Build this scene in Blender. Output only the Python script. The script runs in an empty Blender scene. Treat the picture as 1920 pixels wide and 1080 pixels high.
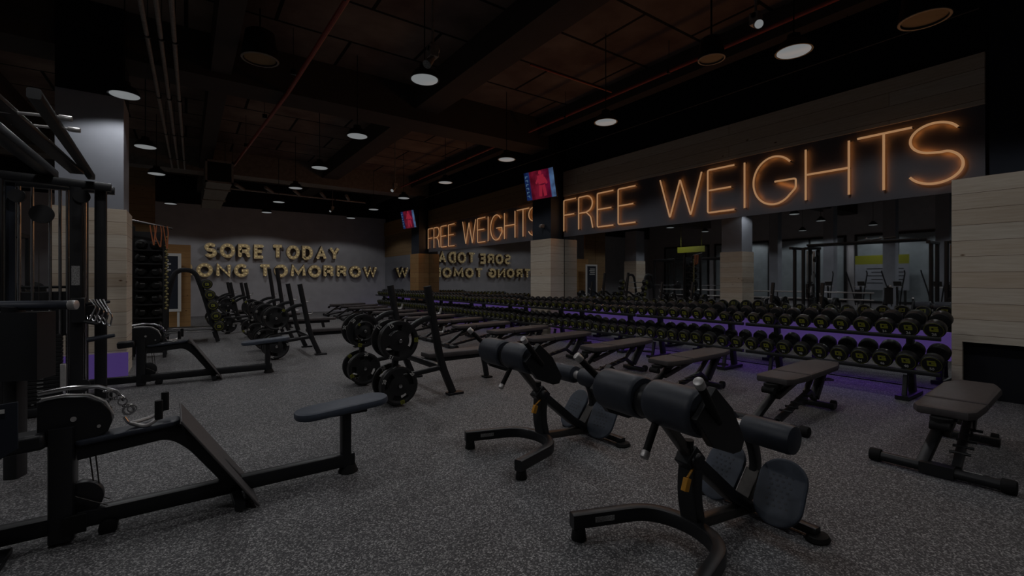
import bpy, math, random
from mathutils import Vector, Matrix, Euler
random.seed(7)
R = math.radians
scn = bpy.context.scene
COL = scn.collection

# ------------------------------------------------------------------ camera
YAW = 0.614
cam_d = bpy.data.cameras.new('camera')
cam = bpy.data.objects.new('camera', cam_d)
COL.objects.link(cam)
cam.location = (0, 0, 1.5)
cam.rotation_euler = (R(90), 0, -YAW)
cam_d.sensor_width = 36.0
cam_d.lens = 36.0 * 867.0 / 1920.0
cam_d.shift_y = -15.0 / 1920.0
cam_d.clip_end = 200
scn.camera = cam
# ------------------------------------------------------------------ world and exposure
w = bpy.data.worlds.new('world'); scn.world = w; w.use_nodes = True
w.node_tree.nodes['Background'].inputs[0].default_value = (0.35, 0.42, 0.6, 1)
w.node_tree.nodes['Background'].inputs[1].default_value = 0.0
scn.view_settings.view_transform = 'Standard'
scn.view_settings.look = 'None'
scn.view_settings.exposure = 0.0
scn.view_settings.gamma = 1.0
LAMP_WATTS = 50.0
LAMP_Z = 4.22
NEON_WATTS = 17.0
LAMPS = [(5.92, 2.57 + 3.02 * k) for k in range(7)] + [(2.65, 2.80 + 3.02 * k) for k in range(7)] + \
        [(-0.74, 8.86), (-0.68, 12.05), (-0.62, 14.95), (-0.45, 20.5)] + \
        [(-0.8, 5.4), (-0.8, 2.2), (-3.9, 3.0), (-3.9, 8.9), (-3.9, 14.9), (-7.2, 3.5), (-7.2, 9.2), (-7.2, 15.0), (-11.1, 2.2), (-11.1, 5.2), (-11.1, 8.4), (-11.1, 11.6), (-11.1, 15.0), (2.65, -0.6), (5.92, -0.6)]  # lamp row along the left wall added to brighten that wall
for (x, y) in LAMPS:
    ld = bpy.data.lights.new('lamp_beam', 'SPOT')
    ld.energy = LAMP_WATTS * (1.7 if x < -3 else 1.0); ld.color = (0.98, 0.98, 1.0)
    ld.spot_size = R(146); ld.spot_blend = 0.18; ld.shadow_soft_size = 0.13
    lo = bpy.data.objects.new('lamp_beam', ld); COL.objects.link(lo)
    lo.location = (x, y, LAMP_Z - 0.03)

# warm light given off by the two neon signs, facing the room
for (ya, yb) in ((1.5, 9.3), (10.4, 18.0)):
    ld = bpy.data.lights.new('neon_light', 'AREA'); ld.shape = 'RECTANGLE'; ld.size = 0.8; ld.size_y = yb - ya; ld.energy = NEON_WATTS; ld.color = (1.0, 0.46, 0.18)
    lo = bpy.data.objects.new('neon_light', ld); COL.objects.link(lo); lo.location = (8.2, (ya + yb) / 2, 3.2); lo.rotation_euler = (0, R(90), 0)

# ------------------------------------------------------------------ materials
def nmat(name, col, rough=0.5, metal=0.0, spec=0.5, build=None):
    m = bpy.data.materials.new(name); m.use_nodes = True
    nt = m.node_tree; b = nt.nodes['Principled BSDF']
    b.inputs['Base Color'].default_value = (*col, 1)
    b.inputs['Roughness'].default_value = rough
    b.inputs['Metallic'].default_value = metal
    b.inputs['Specular IOR Level'].default_value = spec
    if build: build(nt, b)
    return m
def obj_coords(nt, scale=(1, 1, 1), kind='Object'):
    tc = nt.nodes.new('ShaderNodeTexCoord'); mp = nt.nodes.new('ShaderNodeMapping')
    mp.inputs['Scale'].default_value = scale
    nt.links.new(tc.outputs[kind], mp.inputs[0]); return mp.outputs[0]
def ramp(nt, fac, stops):
    r = nt.nodes.new('ShaderNodeValToRGB'); el = r.color_ramp.elements
    while len(el) < len(stops): el.new(0.5)
    for e, (p, c) in zip(el, stops): e.position = p; e.color = (*c, 1)
    nt.links.new(fac, r.inputs[0]); return r.outputs[0]
def noise(nt, vec, scale, detail=3, rough=0.5):
    n = nt.nodes.new('ShaderNodeTexNoise'); n.inputs['Scale'].default_value = scale
    n.inputs['Detail'].default_value = detail; n.inputs['Roughness'].default_value = rough
    nt.links.new(vec, n.inputs['Vector']); return n.outputs[0]
def mix(nt, a, b, fac, mode='MIX'):
    m = nt.nodes.new('ShaderNodeMix'); m.data_type = 'RGBA'; m.blend_type = mode
    for sock, val in ((6, a), (7, b)):
        if isinstance(val, tuple): m.inputs[sock].default_value = (*val, 1)
        else: nt.links.new(val, m.inputs[sock])
    if isinstance(fac, float): m.inputs[0].default_value = fac
    else: nt.links.new(fac, m.inputs[0])
    return m.outputs[2]
def bump(nt, b, h, strength=0.2, dist=0.01):
    bn = nt.nodes.new('ShaderNodeBump'); bn.inputs['Strength'].default_value = strength
    bn.inputs['Distance'].default_value = dist
    nt.links.new(h, bn.inputs['Height']); nt.links.new(bn.outputs[0], b.inputs['Normal'])

def floor_nodes(nt, b):
    v = obj_coords(nt)
    vo = nt.nodes.new('ShaderNodeTexVoronoi'); vo.inputs['Scale'].default_value = 130
    nt.links.new(v, vo.inputs['Vector'])
    sep = nt.nodes.new('ShaderNodeSeparateColor'); nt.links.new(vo.outputs['Color'], sep.inputs[0])
    c = ramp(nt, sep.outputs[0], [(0.0, (0.045, 0.045, 0.048)), (0.52, (0.085, 0.084, 0.086)), (0.7, (0.17, 0.168, 0.168)), (0.9, (0.30, 0.295, 0.29)), (1.0, (0.46, 0.45, 0.44))])
    big = ramp(nt, noise(nt, v, 0.55, 4), [(0.3, (0.86, 0.87, 0.9)), (0.7, (1.0, 0.99, 0.98))])
    nt.links.new(mix(nt, c, big, 1.0, 'MULTIPLY'), b.inputs['Base Color'])
    bump(nt, b, noise(nt, v, 160, 2), 0.25, 0.003)
def wood_nodes(axis, tones, gap):
    # horizontal boards 0.2 m high: grain stretched along the board, knots, thin joints
    def f(nt, b):
        v = obj_coords(nt)
        sp = nt.nodes.new('ShaderNodeSeparateXYZ'); nt.links.new(v, sp.inputs[0])
        ad = nt.nodes.new('ShaderNodeMath'); ad.operation = 'ADD'
        nt.links.new(sp.outputs[0], ad.inputs[0]); nt.links.new(sp.outputs[1], ad.inputs[1])
        cb = nt.nodes.new('ShaderNodeCombineXYZ'); nt.links.new(ad.outputs[0], cb.inputs[0]); nt.links.new(sp.outputs[2], cb.inputs[1])
        br = nt.nodes.new('ShaderNodeTexBrick'); br.offset = 0.37
        br.inputs['Scale'].default_value = 1.0; br.inputs['Brick Width'].default_value = 6.5
        br.inputs['Row Height'].default_value = 0.2; br.inputs['Mortar Size'].default_value = gap
        br.inputs['Color1'].default_value = (*tones[0], 1); br.inputs['Color2'].default_value = (*tones[1], 1)
        br.inputs['Mortar'].default_value = (*tones[2], 1); br.inputs['Bias'].default_value = -0.1
        nt.links.new(cb.outputs[0], br.inputs['Vector'])
        mp = nt.nodes.new('ShaderNodeMapping'); mp.inputs['Scale'].default_value = (1.2, 16, 1)
        nt.links.new(cb.outputs[0], mp.inputs[0])
        g = ramp(nt, noise(nt, mp.outputs[0], 2.2, 6, 0.62), [(0.3, (0.78, 0.72, 0.66)), (0.65, (1.0, 1.0, 1.0))])
        c = mix(nt, br.outputs[0], g, 0.75, 'MULTIPLY')
        mk = nt.nodes.new('ShaderNodeMapping'); mk.inputs['Scale'].default_value = (2.1, 4.3, 1); nt.links.new(cb.outputs[0], mk.inputs[0])
        vo = nt.nodes.new('ShaderNodeTexVoronoi'); vo.inputs['Scale'].default_value = 1.15; nt.links.new(mk.outputs[0], vo.inputs['Vector'])
        k = ramp(nt, vo.outputs['Distance'], [(0.035, (0.25, 0.15, 0.09)), (0.085, (1, 1, 1))])
        nt.links.new(mix(nt, c, k, 1.0, 'MULTIPLY'), b.inputs['Base Color'])
    return f
def speck(scale, amt, a, bcol):
    def f(nt, b):
        v = obj_coords(nt)
        nt.links.new(ramp(nt, noise(nt, v, scale, 4), [(0.5 - amt, a), (0.5 + amt, bcol)]), b.inputs['Base Color'])
    return f
def ceil_nodes(nt, b):
    v = obj_coords(nt)
    br = nt.nodes.new('ShaderNodeTexBrick'); br.inputs['Scale'].default_value = 1.0
    br.inputs['Brick Width'].default_value = 2.4; br.inputs['Row Height'].default_value = 1.2; br.inputs['Mortar Size'].default_value = 0.03
    br.inputs['Color1'].default_value = (0.20, 0.15, 0.12, 1); br.inputs['Color2'].default_value = (0.14, 0.10, 0.082, 1)
    br.inputs['Mortar'].default_value = (0.015, 0.012, 0.01, 1)
    nt.links.new(v, br.inputs['Vector'])
    n = ramp(nt, noise(nt, v, 1.3, 5), [(0.3, (0.5, 0.45, 0.45)), (0.7, (1, 1, 1))])
    nt.links.new(mix(nt, br.outputs[0], n, 1.0, 'MULTIPLY'), b.inputs['Base Color'])
def paint(a, amt=0.12):
    def f(nt, b):
        v = obj_coords(nt)
        nt.links.new(ramp(nt, noise(nt, v, 3.0, 5), [(0.3, tuple(x * (1 - amt) for x in a)), (0.7, a)]), b.inputs['Base Color'])
        bump(nt, b, noise(nt, v, 60, 3), 0.05, 0.004)
    return f
def emis(name, col, strength, base=(0.02, 0.02, 0.02)):
    def f(nt, b):
        b.inputs['Emission Color'].default_value = (*col, 1); b.inputs['Emission Strength'].default_value = strength
    return nmat(name, base, 0.4, build=f)
def grain_pad(a):
    def f(nt, b):
        v = obj_coords(nt)
        nt.links.new(ramp(nt, noise(nt, v, 25, 3), [(0.35, tuple(x * 0.85 for x in a)), (0.65, a)]), b.inputs['Base Color'])
        bump(nt, b, noise(nt, v, 260, 2), 0.12, 0.001)
    return f
M = {}
M['floor'] = nmat('speckled_rubber', (0.12,) * 3, 0.62, spec=0.3, build=floor_nodes)
M['wood'] = nmat('pine_boards', (0.4, 0.33, 0.25), 0.6, spec=0.25, build=wood_nodes('y', ((0.60, 0.545, 0.46), (0.52, 0.43, 0.33), (0.16, 0.12, 0.08)), 0.003))
M['wood_dark'] = nmat('stained_pine_boards', (0.2, 0.15, 0.1), 0.6, spec=0.2, build=wood_nodes('y', ((0.17, 0.125, 0.085), (0.15, 0.105, 0.07), (0.05, 0.035, 0.02)), 0.003))
M['wood_honey'] = nmat('honey_boards', (0.35, 0.2, 0.08), 0.6, spec=0.2, build=wood_nodes('y', ((0.36, 0.215, 0.09), (0.30, 0.165, 0.065), (0.1, 0.06, 0.03)), 0.003))
M['wood_brown'] = nmat('brown_boards', (0.12, 0.08, 0.045), 0.6, spec=0.2, build=wood_nodes('y', ((0.24, 0.16, 0.08), (0.21, 0.135, 0.07), (0.05, 0.03, 0.02)), 0.003))
M['wall'] = nmat('grey_wall_paint', (0.2, 0.2, 0.21), 0.8, spec=0.2, build=paint((0.42, 0.415, 0.435)))
M['pillar'] = nmat('grey_pillar_paint', (0.3, 0.31, 0.33), 0.7, spec=0.2, build=paint((0.27, 0.285, 0.32)))
M['dark'] = nmat('black_paint_and_shade', (0.012, 0.012, 0.016), 0.7, spec=0.15, build=paint((0.012, 0.0125, 0.017)))
M['navy'] = nmat('navy_wall_paint', (0.03, 0.035, 0.05), 0.7, spec=0.15, build=paint((0.022, 0.026, 0.036)))
M['board'] = nmat('charcoal_sign_board', (0.05, 0.05, 0.055), 0.55, spec=0.25, build=paint((0.10, 0.10, 0.115)))
M['ceiling'] = nmat('dark_ceiling_boards', (0.05, 0.04, 0.03), 0.8, spec=0.1, build=ceil_nodes)
M['beam'] = nmat('dark_beam_paint', (0.05, 0.038, 0.03), 0.8, spec=0.1, build=paint((0.06, 0.048, 0.042)))
M['duct'] = nmat('dull_duct_metal', (0.11, 0.095, 0.08), 0.55, 0.3, build=speck(9, 0.15, (0.15, 0.125, 0.10), (0.20, 0.17, 0.145)))
M['conduit'] = nmat('galvanised_conduit', (0.3, 0.26, 0.22), 0.45, 0.5, build=speck(20, 0.15, (0.22, 0.19, 0.17), (0.32, 0.28, 0.25)))
M['redpipe'] = nmat('red_sprinkler_paint', (0.45, 0.06, 0.03), 0.4, build=speck(14, 0.15, (0.20, 0.022, 0.012), (0.27, 0.035, 0.02)))
M['steel'] = nmat('black_powder_coat', (0.009, 0.0095, 0.011), 0.42, spec=0.4, build=lambda nt, b: bump(nt, b, noise(nt, obj_coords(nt), 300, 2), 0.06, 0.001))
M['steel_grey'] = nmat('graphite_tube', (0.06, 0.055, 0.05), 0.4, 0.5, build=speck(40, 0.2, (0.05, 0.046, 0.042), (0.07, 0.063, 0.058)))
M['footplate'] = nmat('grey_foot_plate', (0.05, 0.05, 0.052), 0.5, spec=0.4, build=speck(60, 0.2, (0.065, 0.06, 0.06), (0.085, 0.08, 0.08)))
M['chrome'] = nmat('polished_chrome', (0.42, 0.42, 0.43), 0.22, 1.0, build=speck(30, 0.3, (0.52, 0.52, 0.53), (0.62, 0.62, 0.63)))
M['alu'] = nmat('brushed_aluminium', (0.5, 0.48, 0.46), 0.4, 0.6, build=speck(50, 0.3, (0.42, 0.41, 0.40), (0.55, 0.53, 0.52)))
M['rubber'] = nmat('black_rubber', (0.008, 0.008, 0.008), 0.7, spec=0.2, build=lambda nt, b: bump(nt, b, noise(nt, obj_coords(nt), 200, 2), 0.1, 0.001))
M['plate'] = nmat('black_urethane', (0.011, 0.0112, 0.012), 0.45, spec=0.35, build=lambda nt, b: bump(nt, b, noise(nt, obj_coords(nt), 240, 2), 0.05, 0.001))
M['pad'] = nmat('blue_black_upholstery', (0.03, 0.036, 0.05), 0.48, spec=0.4, build=grain_pad((0.026, 0.031, 0.043)))
M['pad_blue'] = nmat('slate_blue_upholstery', (0.045, 0.058, 0.085), 0.5, spec=0.35, build=grain_pad((0.05, 0.062, 0.085)))
M['pad_brown'] = nmat('charcoal_upholstery', (0.06, 0.052, 0.052), 0.55, spec=0.3, build=grain_pad((0.062, 0.055, 0.056)))
M['yellow'] = nmat('yellow_print', (0.24, 0.25, 0.02), 0.5, build=speck(60, 0.2, (0.21, 0.22, 0.016), (0.25, 0.26, 0.02)))
M['white'] = nmat('white_print', (0.5, 0.5, 0.48), 0.5, build=speck(60, 0.2, (0.46, 0.46, 0.44), (0.52, 0.52, 0.5)))
M['orange'] = nmat('orange_plastic', (0.5, 0.22, 0.01), 0.4, build=speck(60, 0.2, (0.46, 0.2, 0.01), (0.52, 0.24, 0.012)))
M['strap'] = nmat('orange_strap', (0.35, 0.10, 0.03), 0.6, build=speck(60, 0.2, (0.30, 0.085, 0.025), (0.37, 0.11, 0.035)))
M['brass'] = nmat('yellow_chain', (0.25, 0.22, 0.08), 0.5, build=speck(60, 0.2, (0.10, 0.09, 0.03), (0.30, 0.26, 0.10)))
M['sticker'] = nmat('grey_sticker', (0.3, 0.3, 0.3), 0.5, build=speck(220, 0.05, (0.12, 0.12, 0.12), (0.34, 0.34, 0.33)))
M['mirror'] = nmat('mirror_silver', (0.62, 0.64, 0.65), 0.015, 1.0, build=speck(0.6, 0.3, (0.60, 0.62, 0.63), (0.63, 0.65, 0.66)))
M['glass'] = nmat('frosted_panel', (0.12, 0.14, 0.15), 0.6, build=paint((0.26, 0.30, 0.32), 0.2))
M['lamp'] = emis('lamp_diffuser', (0.93, 0.98, 1.0), 0.175)
M['neon'] = emis('neon_tube', (1.0, 0.54, 0.26), 0.31)
M['bulb'] = emis('warm_bulb', (1.0, 0.80, 0.40), 0.24)
M['led'] = emis('violet_led_diffuser', (0.40, 0.22, 1.0), 0.092)
M['letter'] = nmat('cream_letter_face', (0.42, 0.30, 0.14), 0.55, build=paint((0.74, 0.58, 0.32)))
M['letter_side'] = nmat('brown_letter_side', (0.12, 0.07, 0.035), 0.6, build=paint((0.14, 0.085, 0.04)))

# ------------------------------------------------------------------ mesh builder
def V(*a): return Vector(a)
class MB:
    def __init__(s): s.v = []; s.f = []; s.m = []
    def add(s, vs, fs, mi=0, T=None):
        o = len(s.v)
        for p in vs:
            p = Vector(p); s.v.append(T @ p if T else p)
        for f in fs: s.f.append([i + o for i in f]); s.m.append(mi)
        return s
    def box(s, c, d, rot=None, mi=0):
        T = Matrix.Translation(Vector(c))
        if rot is not None: T = T @ (rot if isinstance(rot, Matrix) else Euler(rot).to_matrix().to_4x4())
        x, y, z = d[0] / 2, d[1] / 2, d[2] / 2
        vs = [(-x, -y, -z), (x, -y, -z), (x, y, -z), (-x, y, -z), (-x, -y, z), (x, -y, z), (x, y, z), (-x, y, z)]
        return s.add(vs, [(0, 3, 2, 1), (4, 5, 6, 7), (0, 1, 5, 4), (1, 2, 6, 5), (2, 3, 7, 6), (3, 0, 4, 7)], mi, T)
    def b2(s, a, b, mi=0):
        return s.box([(a[i] + b[i]) / 2 for i in range(3)], [abs(b[i] - a[i]) for i in range(3)], None, mi)
    def lathe(s, prof, T=None, n=24, mi=0, cap=True):   # prof: (r, z) pairs revolved about z
        vs = []; fs = []
        for (r, z) in prof:
            for k in range(n):
                a = 2 * math.pi * k / n; vs.append((r * math.cos(a), r * math.sin(a), z))
        L = len(prof)
        for i in range(L - 1):
            for k in range(n):
                k2 = (k + 1) % n; fs.append((i * n + k, i * n + k2, (i + 1) * n + k2, (i + 1) * n + k))
        if cap and prof[0][0] > 1e-6: fs.append(tuple(reversed(range(n))))
        if cap and prof[-1][0] > 1e-6: fs.append(tuple((L - 1) * n + k for k in range(n)))
        return s.add(vs, fs, mi, T)
    def cyl(s, p0, p1, r, r2=None, n=16, mi=0, ch=0.0):
        p0 = Vector(p0); p1 = Vector(p1); d = p1 - p0; L = d.length
        T = Matrix.Translation(p0) @ d.to_track_quat('Z', 'Y').to_matrix().to_4x4()
        r2 = r if r2 is None else r2
        if ch: prof = [(r - ch, 0), (r - ch * .3, ch * .3), (r, ch), (r2, L - ch), (r2 - ch * .3, L - ch * .3), (r2 - ch, L)]
        else: prof = [(r, 0), (r2, L)]
        return s.lathe(prof, T, n, mi)
    def sweep(s, pts, prof, up=(0, 0, 1), caps=True, mi=0):
        pts = [Vector(p) for p in pts]; up = Vector(up); n = len(prof); vs = []; fs = []
        for i, p in enumerate(pts):
            t = (pts[min(i + 1, len(pts) - 1)] - pts[max(i - 1, 0)]).normalized()
            sd = t.cross(up)
            if sd.length < 1e-3: sd = t.cross(Vector((0.3, 1, 0.1)))
            sd.normalize(); u = sd.cross(t).normalized()
            k = 1.0
            if 0 < i < len(pts) - 1:
                a = (p - pts[i - 1]).normalized(); c = max(0.3, math.sqrt(max(0, (1 + a.dot((pts[i + 1] - p).normalized())) / 2))); k = 1 / c
            # widen only in the plane of the bend: approximate by scaling both slightly
            bend = 1 + (k - 1) * 0.9
            for (x, y) in prof: vs.append(p + sd * x * bend + u * y * bend)
        for i in range(len(pts) - 1):
            for k in range(n):
                k2 = (k + 1) % n; fs.append((i * n + k, i * n + k2, (i + 1) * n + k2, (i + 1) * n + k))
        if caps:
            fs.append(tuple(reversed(range(n)))); fs.append(tuple((len(pts) - 1) * n + k for k in range(n)))
        return s.add(vs, fs, mi)
    def tube(s, pts, r, n=10, mi=0, up=(0, 0, 1)):
        return s.sweep(pts, [(r * math.cos(2 * math.pi * k / n), r * math.sin(2 * math.pi * k / n)) for k in range(n)], up, True, mi)
    def rtube(s, pts, w, h, up=(0, 0, 1), mi=0, c=0.18):
        x, y = w / 2, h / 2; q = min(x, y) * c * 2
        pr = [(-x + q, -y), (x - q, -y), (x - q * .3, -y + q * .3), (x, -y + q), (x, y - q), (x - q * .3, y - q * .3), (x - q, y), (-x + q, y), (-x + q * .3, y - q * .3), (-x, y - q), (-x, -y + q), (-x + q * .3, -y + q * .3)]
        return s.sweep(pts, pr, up, True, mi)
    def ribbon(s, pts, w, T, z0, z1, mi_face=0, mi_side=1, closed=False):
        # flat stroke of width w along a 2-D path, extruded z0..z1 in T's frame
        P = [Vector((a, b)) for a, b in pts]; n = len(P); Lf = []; Rt = []
        for i in range(n):
            if closed: a, b = P[i - 1], P[(i + 1) % n]
            else: a, b = P[max(i - 1, 0)], P[min(i + 1, n - 1)]
            if 0 < i < n - 1 or closed:
                d1 = (P[i] - P[i - 1]).normalized(); d2 = (P[(i + 1) % n] - P[i]).normalized()
                t = d1 + d2; t = t.normalized() if t.length > 1e-4 else d1
                k = 1 / max(0.72, t.dot(d1))
            else: t = (b - a).normalized(); k = 1
            nr = Vector((-t.y, t.x)) * (w / 2 * k); Lf.append(P[i] + nr); Rt.append(P[i] - nr)
        vs = []
        for i in range(n):
            for q, z in ((Lf[i], z1), (Rt[i], z1), (Rt[i], z0), (Lf[i], z0)): vs.append((q.x, q.y, z))
        segs = [(i, (i + 1) % n) for i in range(n if closed else n - 1)]
        ff = [(4 * i, 4 * j, 4 * j + 1, 4 * i + 1) for i, j in segs]
        fsd = [(4 * i + 1, 4 * j + 1, 4 * j + 2, 4 * i + 2) for i, j in segs] + [(4 * i + 3, 4 * j + 3, 4 * j, 4 * i) for i, j in segs] + [(4 * i + 2, 4 * j + 2, 4 * j + 3, 4 * i + 3) for i, j in segs]
        if not closed: fsd += [(0, 1, 2, 3), (4 * n - 1, 4 * n - 2, 4 * n - 3, 4 * n - 4)]
        o = len(s.v)
        for p in vs: s.v.append(T @ Vector(p))
        for f in ff: s.f.append([i + o for i in f]); s.m.append(mi_face)
        for f in fsd: s.f.append([i + o for i in f]); s.m.append(mi_side)
        return s
    def prism(s, outline, z0, z1, T=None, mi=0):
        n = len(outline)
        vs = [(x, y, z0) for x, y in outline] + [(x, y, z1) for x, y in outline]
        fs = [tuple(reversed(range(n))), tuple(range(n, 2 * n))] + [(i, (i + 1) % n, n + (i + 1) % n, n + i) for i in range(n)]
        return s.add(vs, fs, mi, T)
    def pad(s, outline, t, T, r=0.02, mi=0):
        # cushion: outline inset in steps to round its rim
        n = len(outline); c = Vector((sum(p[0] for p in outline) / n, sum(p[1] for p in outline) / n))
        rings = []
        steps = [(r, -t / 2), (r * .3, -t / 2 + r * .3), (0, -t / 2 + r), (0, t / 2 - r), (r * .3, t / 2 - r * .3), (r, t / 2), (r * 2.2, t / 2 + r * .12)]
        def inset(q):
            o = []
            for i in range(n):
                a = Vector(outline[i - 1]); b = Vector(outline[i]); d = Vector(outline[(i + 1) % n])
                tt = ((b - a).normalized() + (d - b).normalized()).normalized()
                o.append(b + Vector((-tt.y, tt.x)) * q)
            return o
        vs = []
        for q, z in steps:
            for p in inset(q): vs.append((p.x, p.y, z))
        fs = []
        for i in range(len(steps) - 1):
            for k in range(n):
                k2 = (k + 1) % n; fs.append((i * n + k, i * n + k2, (i + 1) * n + k2, (i + 1) * n + k))
        fs.append(tuple(reversed(range(n)))); fs.append(tuple((len(steps) - 1) * n + k for k in range(n)))
        return s.add(vs, fs, mi, T)
    def mesh(s, name, mats, sharp=35):
        me = bpy.data.meshes.new(name); me.from_pydata([tuple(p) for p in s.v], [], s.f)
        if not isinstance(mats, (list, tuple)): mats = [mats]
        for m in mats: me.materials.append(m)
        me.polygons.foreach_set('material_index', s.m)
        me.polygons.foreach_set('use_smooth', [True] * len(s.f))
        me.update(); me.set_sharp_from_angle(angle=R(sharp)); return me
    def build(s, name, mats, parent=None, bevel=0.0, sharp=35, loc=None):
        return link(name, s.mesh(name, mats, sharp), parent, bevel, loc)
def link(name, me, parent=None, bevel=0.0, loc=None, rot=None):
    o = bpy.data.objects.new(name, me); COL.objects.link(o)
    if parent: o.parent = parent
    if loc is not None: o.location = loc
    if rot is not None: o.rotation_euler = rot
    if bevel:
        b = o.modifiers.new('bevel', 'BEVEL'); b.width = bevel; b.segments = 2; b.limit_method = 'ANGLE'; b.angle_limit = R(40)
    return o
def tag(o, label, cat, group=None, kind=None):
    o['label'] = label; o['category'] = cat
    if group: o['group'] = group
    if kind: o['kind'] = kind
    return o
def thing(name, label, cat, loc=(0, 0, 0), rz=0, group=None):
    o = bpy.data.objects.new(name, None); COL.objects.link(o); o.empty_display_size = 0.1
    o.location = loc; o.rotation_euler = (0, 0, rz); return tag(o, label, cat, group)
def struct(name, mb, m, bevel=0.0):
    o = mb.build(name, m, None, bevel); o['kind'] = 'structure'; return o
def dup(root, loc, rz, label, group=None):
    def rec(o, par):
        c = o.copy(); COL.objects.link(c)
        if par: c.parent = par
        for ch in o.children: rec(ch, c)
        return c
    r = rec(root, None); r.location = loc; r.rotation_euler = (0, 0, rz); r['label'] = label
    if group: r['group'] = group
    return r
def fillet(pts, r, n=5):
    pts = [Vector(p) for p in pts]; out = [pts[0]]
    for i in range(1, len(pts) - 1):
        a, b, c = pts[i - 1], pts[i], pts[i + 1]; u = (a - b); v = (c - b)
        rr = min(r, u.length * .48, v.length * .48); p = b + u.normalized() * rr; q = b + v.normalized() * rr
        for k in range(n + 1):
            t = k / n; out.append(p * (1 - t) ** 2 + b * 2 * t * (1 - t) + q * t * t)
    out.append(pts[-1]); return out
def rrect(w, h, r, n=5):
    o = []
    for cx, cy, a0 in ((w / 2 - r, h / 2 - r, 0), (-w / 2 + r, h / 2 - r, 90), (-w / 2 + r, -h / 2 + r, 180), (w / 2 - r, -h / 2 + r, 270)):
        for k in range(n + 1):
            a = R(a0 + 90 * k / n); o.append((cx + r * math.cos(a), cy + r * math.sin(a)))
    return o
def frame(o, x, y):           # 4x4 from origin and two axes
    x = Vector(x).normalized(); y = Vector(y).normalized(); z = x.cross(y)
    T = Matrix((x, y, z)).transposed().to_4x4(); T.translation = Vector(o); return T
_tc = {}
def text_mesh(s, size, m, name):
    k = (s, size, m.name)
    if k in _tc: return _tc[k]
    c = bpy.data.curves.new('txt', 'FONT'); c.body = s; c.size = size; c.extrude = 0.0015; c.align_x = 'CENTER'; c.align_y = 'CENTER'; c.offset = size * 0.012
    c.resolution_u = 3
    o = bpy.data.objects.new('txt', c); COL.objects.link(o); bpy.context.view_layer.update()
    me = bpy.data.meshes.new_from_object(o.evaluated_get(bpy.context.evaluated_depsgraph_get()))
    me.name = name; me.materials.clear(); me.materials.append(m)
    bpy.data.objects.remove(o); _tc[k] = me; return me

# ------------------------------------------------------------------ setting
MX = 8.33; BY = 23.1; LX = -12.5; FY = -6.0; CZ = 5.75
struct('floor', MB().b2((LX, FY, -0.1), (MX + 0.3, BY + 0.3, 0)), M['floor'])
struct('ceiling', MB().b2((LX, FY, CZ), (MX + 0.3, BY + 0.3, CZ + 0.2)), M['ceiling'])
struct('wall_back', MB().b2((LX, BY, 0), (MX + 0.3, BY + 0.3, 4.62)), M['wall'])
struct('trim_1', MB().b2((LX, BY - 0.1, 4.62), (MX, BY + 0.3, CZ)), M['dark'])
struct('wall_left', MB().b2((LX - 0.2, FY, 0), (LX, BY + 0.3, CZ)), M['wall'])
struct('wall_front', MB().b2((LX, FY - 0.2, 0), (MX + 0.3, FY, CZ)), M['wall'])
struct('wall_right', MB().b2((MX + 0.03, FY, 0), (MX + 0.3, BY, CZ)), M['dark'])
struct('trim_2', MB().b2((MX - 0.02, FY, 2.8), (MX + 0.03, 1.3, CZ)), M['navy'])
# mirrors in the three bays, sign boards and wood strips above them
BAYS = [(1.34, 9.36), (10.26, 17.86), (18.74, BY - 0.02)]
for (a, b) in BAYS:
    me = MB().b2((MX, a, 0.015), (MX + 0.03, b, 2.66))
    o = me.build('wall_mirror', M['mirror']); o['kind'] = 'structure'
    tag(o, {1.34: 'wall mirror under the large glowing sign, behind the near dumbbells', 10.26: 'wall mirror between the two wood-clad wall pillars', 18.74: 'wall mirror in the far corner beside the back wall'}[a], 'mirror')
    for y in [a + (b - a) * k / 4 for k in range(1, 4)]:
        pass
struct('trim_3', MB().b2((MX - 0.05, BAYS[0][0], 3.74), (MX + 0.03, BAYS[0][1], 4.40)), M['wood'])
struct('trim_4', MB().b2((MX - 0.05, BAYS[1][0], 3.74), (MX + 0.03, BAYS[1][1], 4.40)), M["wood_brown"])
struct('trim_5', MB().b2((MX - 0.05, BAYS[2][0], 3.74), (MX + 0.03, BAYS[2][1], 4.40)), M['wood_honey'])
for i, (a, b) in enumerate(BAYS):
    struct('trim_%d' % (6 + i), MB().b2((MX - 0.02, a, 2.66), (MX + 0.03, b, 3.74)), M['board'] if i < 2 else M['wood_brown'])
# pillars against the mirror wall
def pillar(x0, x1, y0, y1, n, tall, clad=M['wood'], body=M['pillar'], ch=2.6, g=0.04):
    if tall:
        struct('wall_pillar_%d' % n, MB().b2((x0 + g, y0 + g, 0), (x1 - g, y1 - g, 4.35)), body)
        struct('trim_%d' % (40 + n), MB().b2((x0 + g, y0 + g, 4.35), (x1 - g, y1 - g, CZ)), M['dark'])  # pillar top coloured black for the shade above the lamps
    struct('trim_%d' % (20 + n), MB().b2((x0, y0, 0), (x1, y1, ch)), clad, 0.004)
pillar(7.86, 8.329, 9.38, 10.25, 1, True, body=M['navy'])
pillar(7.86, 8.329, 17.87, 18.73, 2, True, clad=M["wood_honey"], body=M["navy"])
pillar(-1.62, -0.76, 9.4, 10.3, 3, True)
pillar(-0.76, 0.12, 17.7, 18.6, 4, False, clad=M['wood_honey'], body=M['wall'])

for n_, (x_, y_) in enumerate(((-9.6, 3.2), (-9.6, 5.2), (-9.6, 7.0), (-9.6, 9.4), (-9.6, 12.0))): struct('wall_pillar_%d' % (5 + n_), MB().b2((x_, y_, 0), (x_ + .45, y_ + .45, CZ)), M['pillar'])
pillar(-5.4, -4.6, 17.7, 18.6, 9, True)
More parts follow.
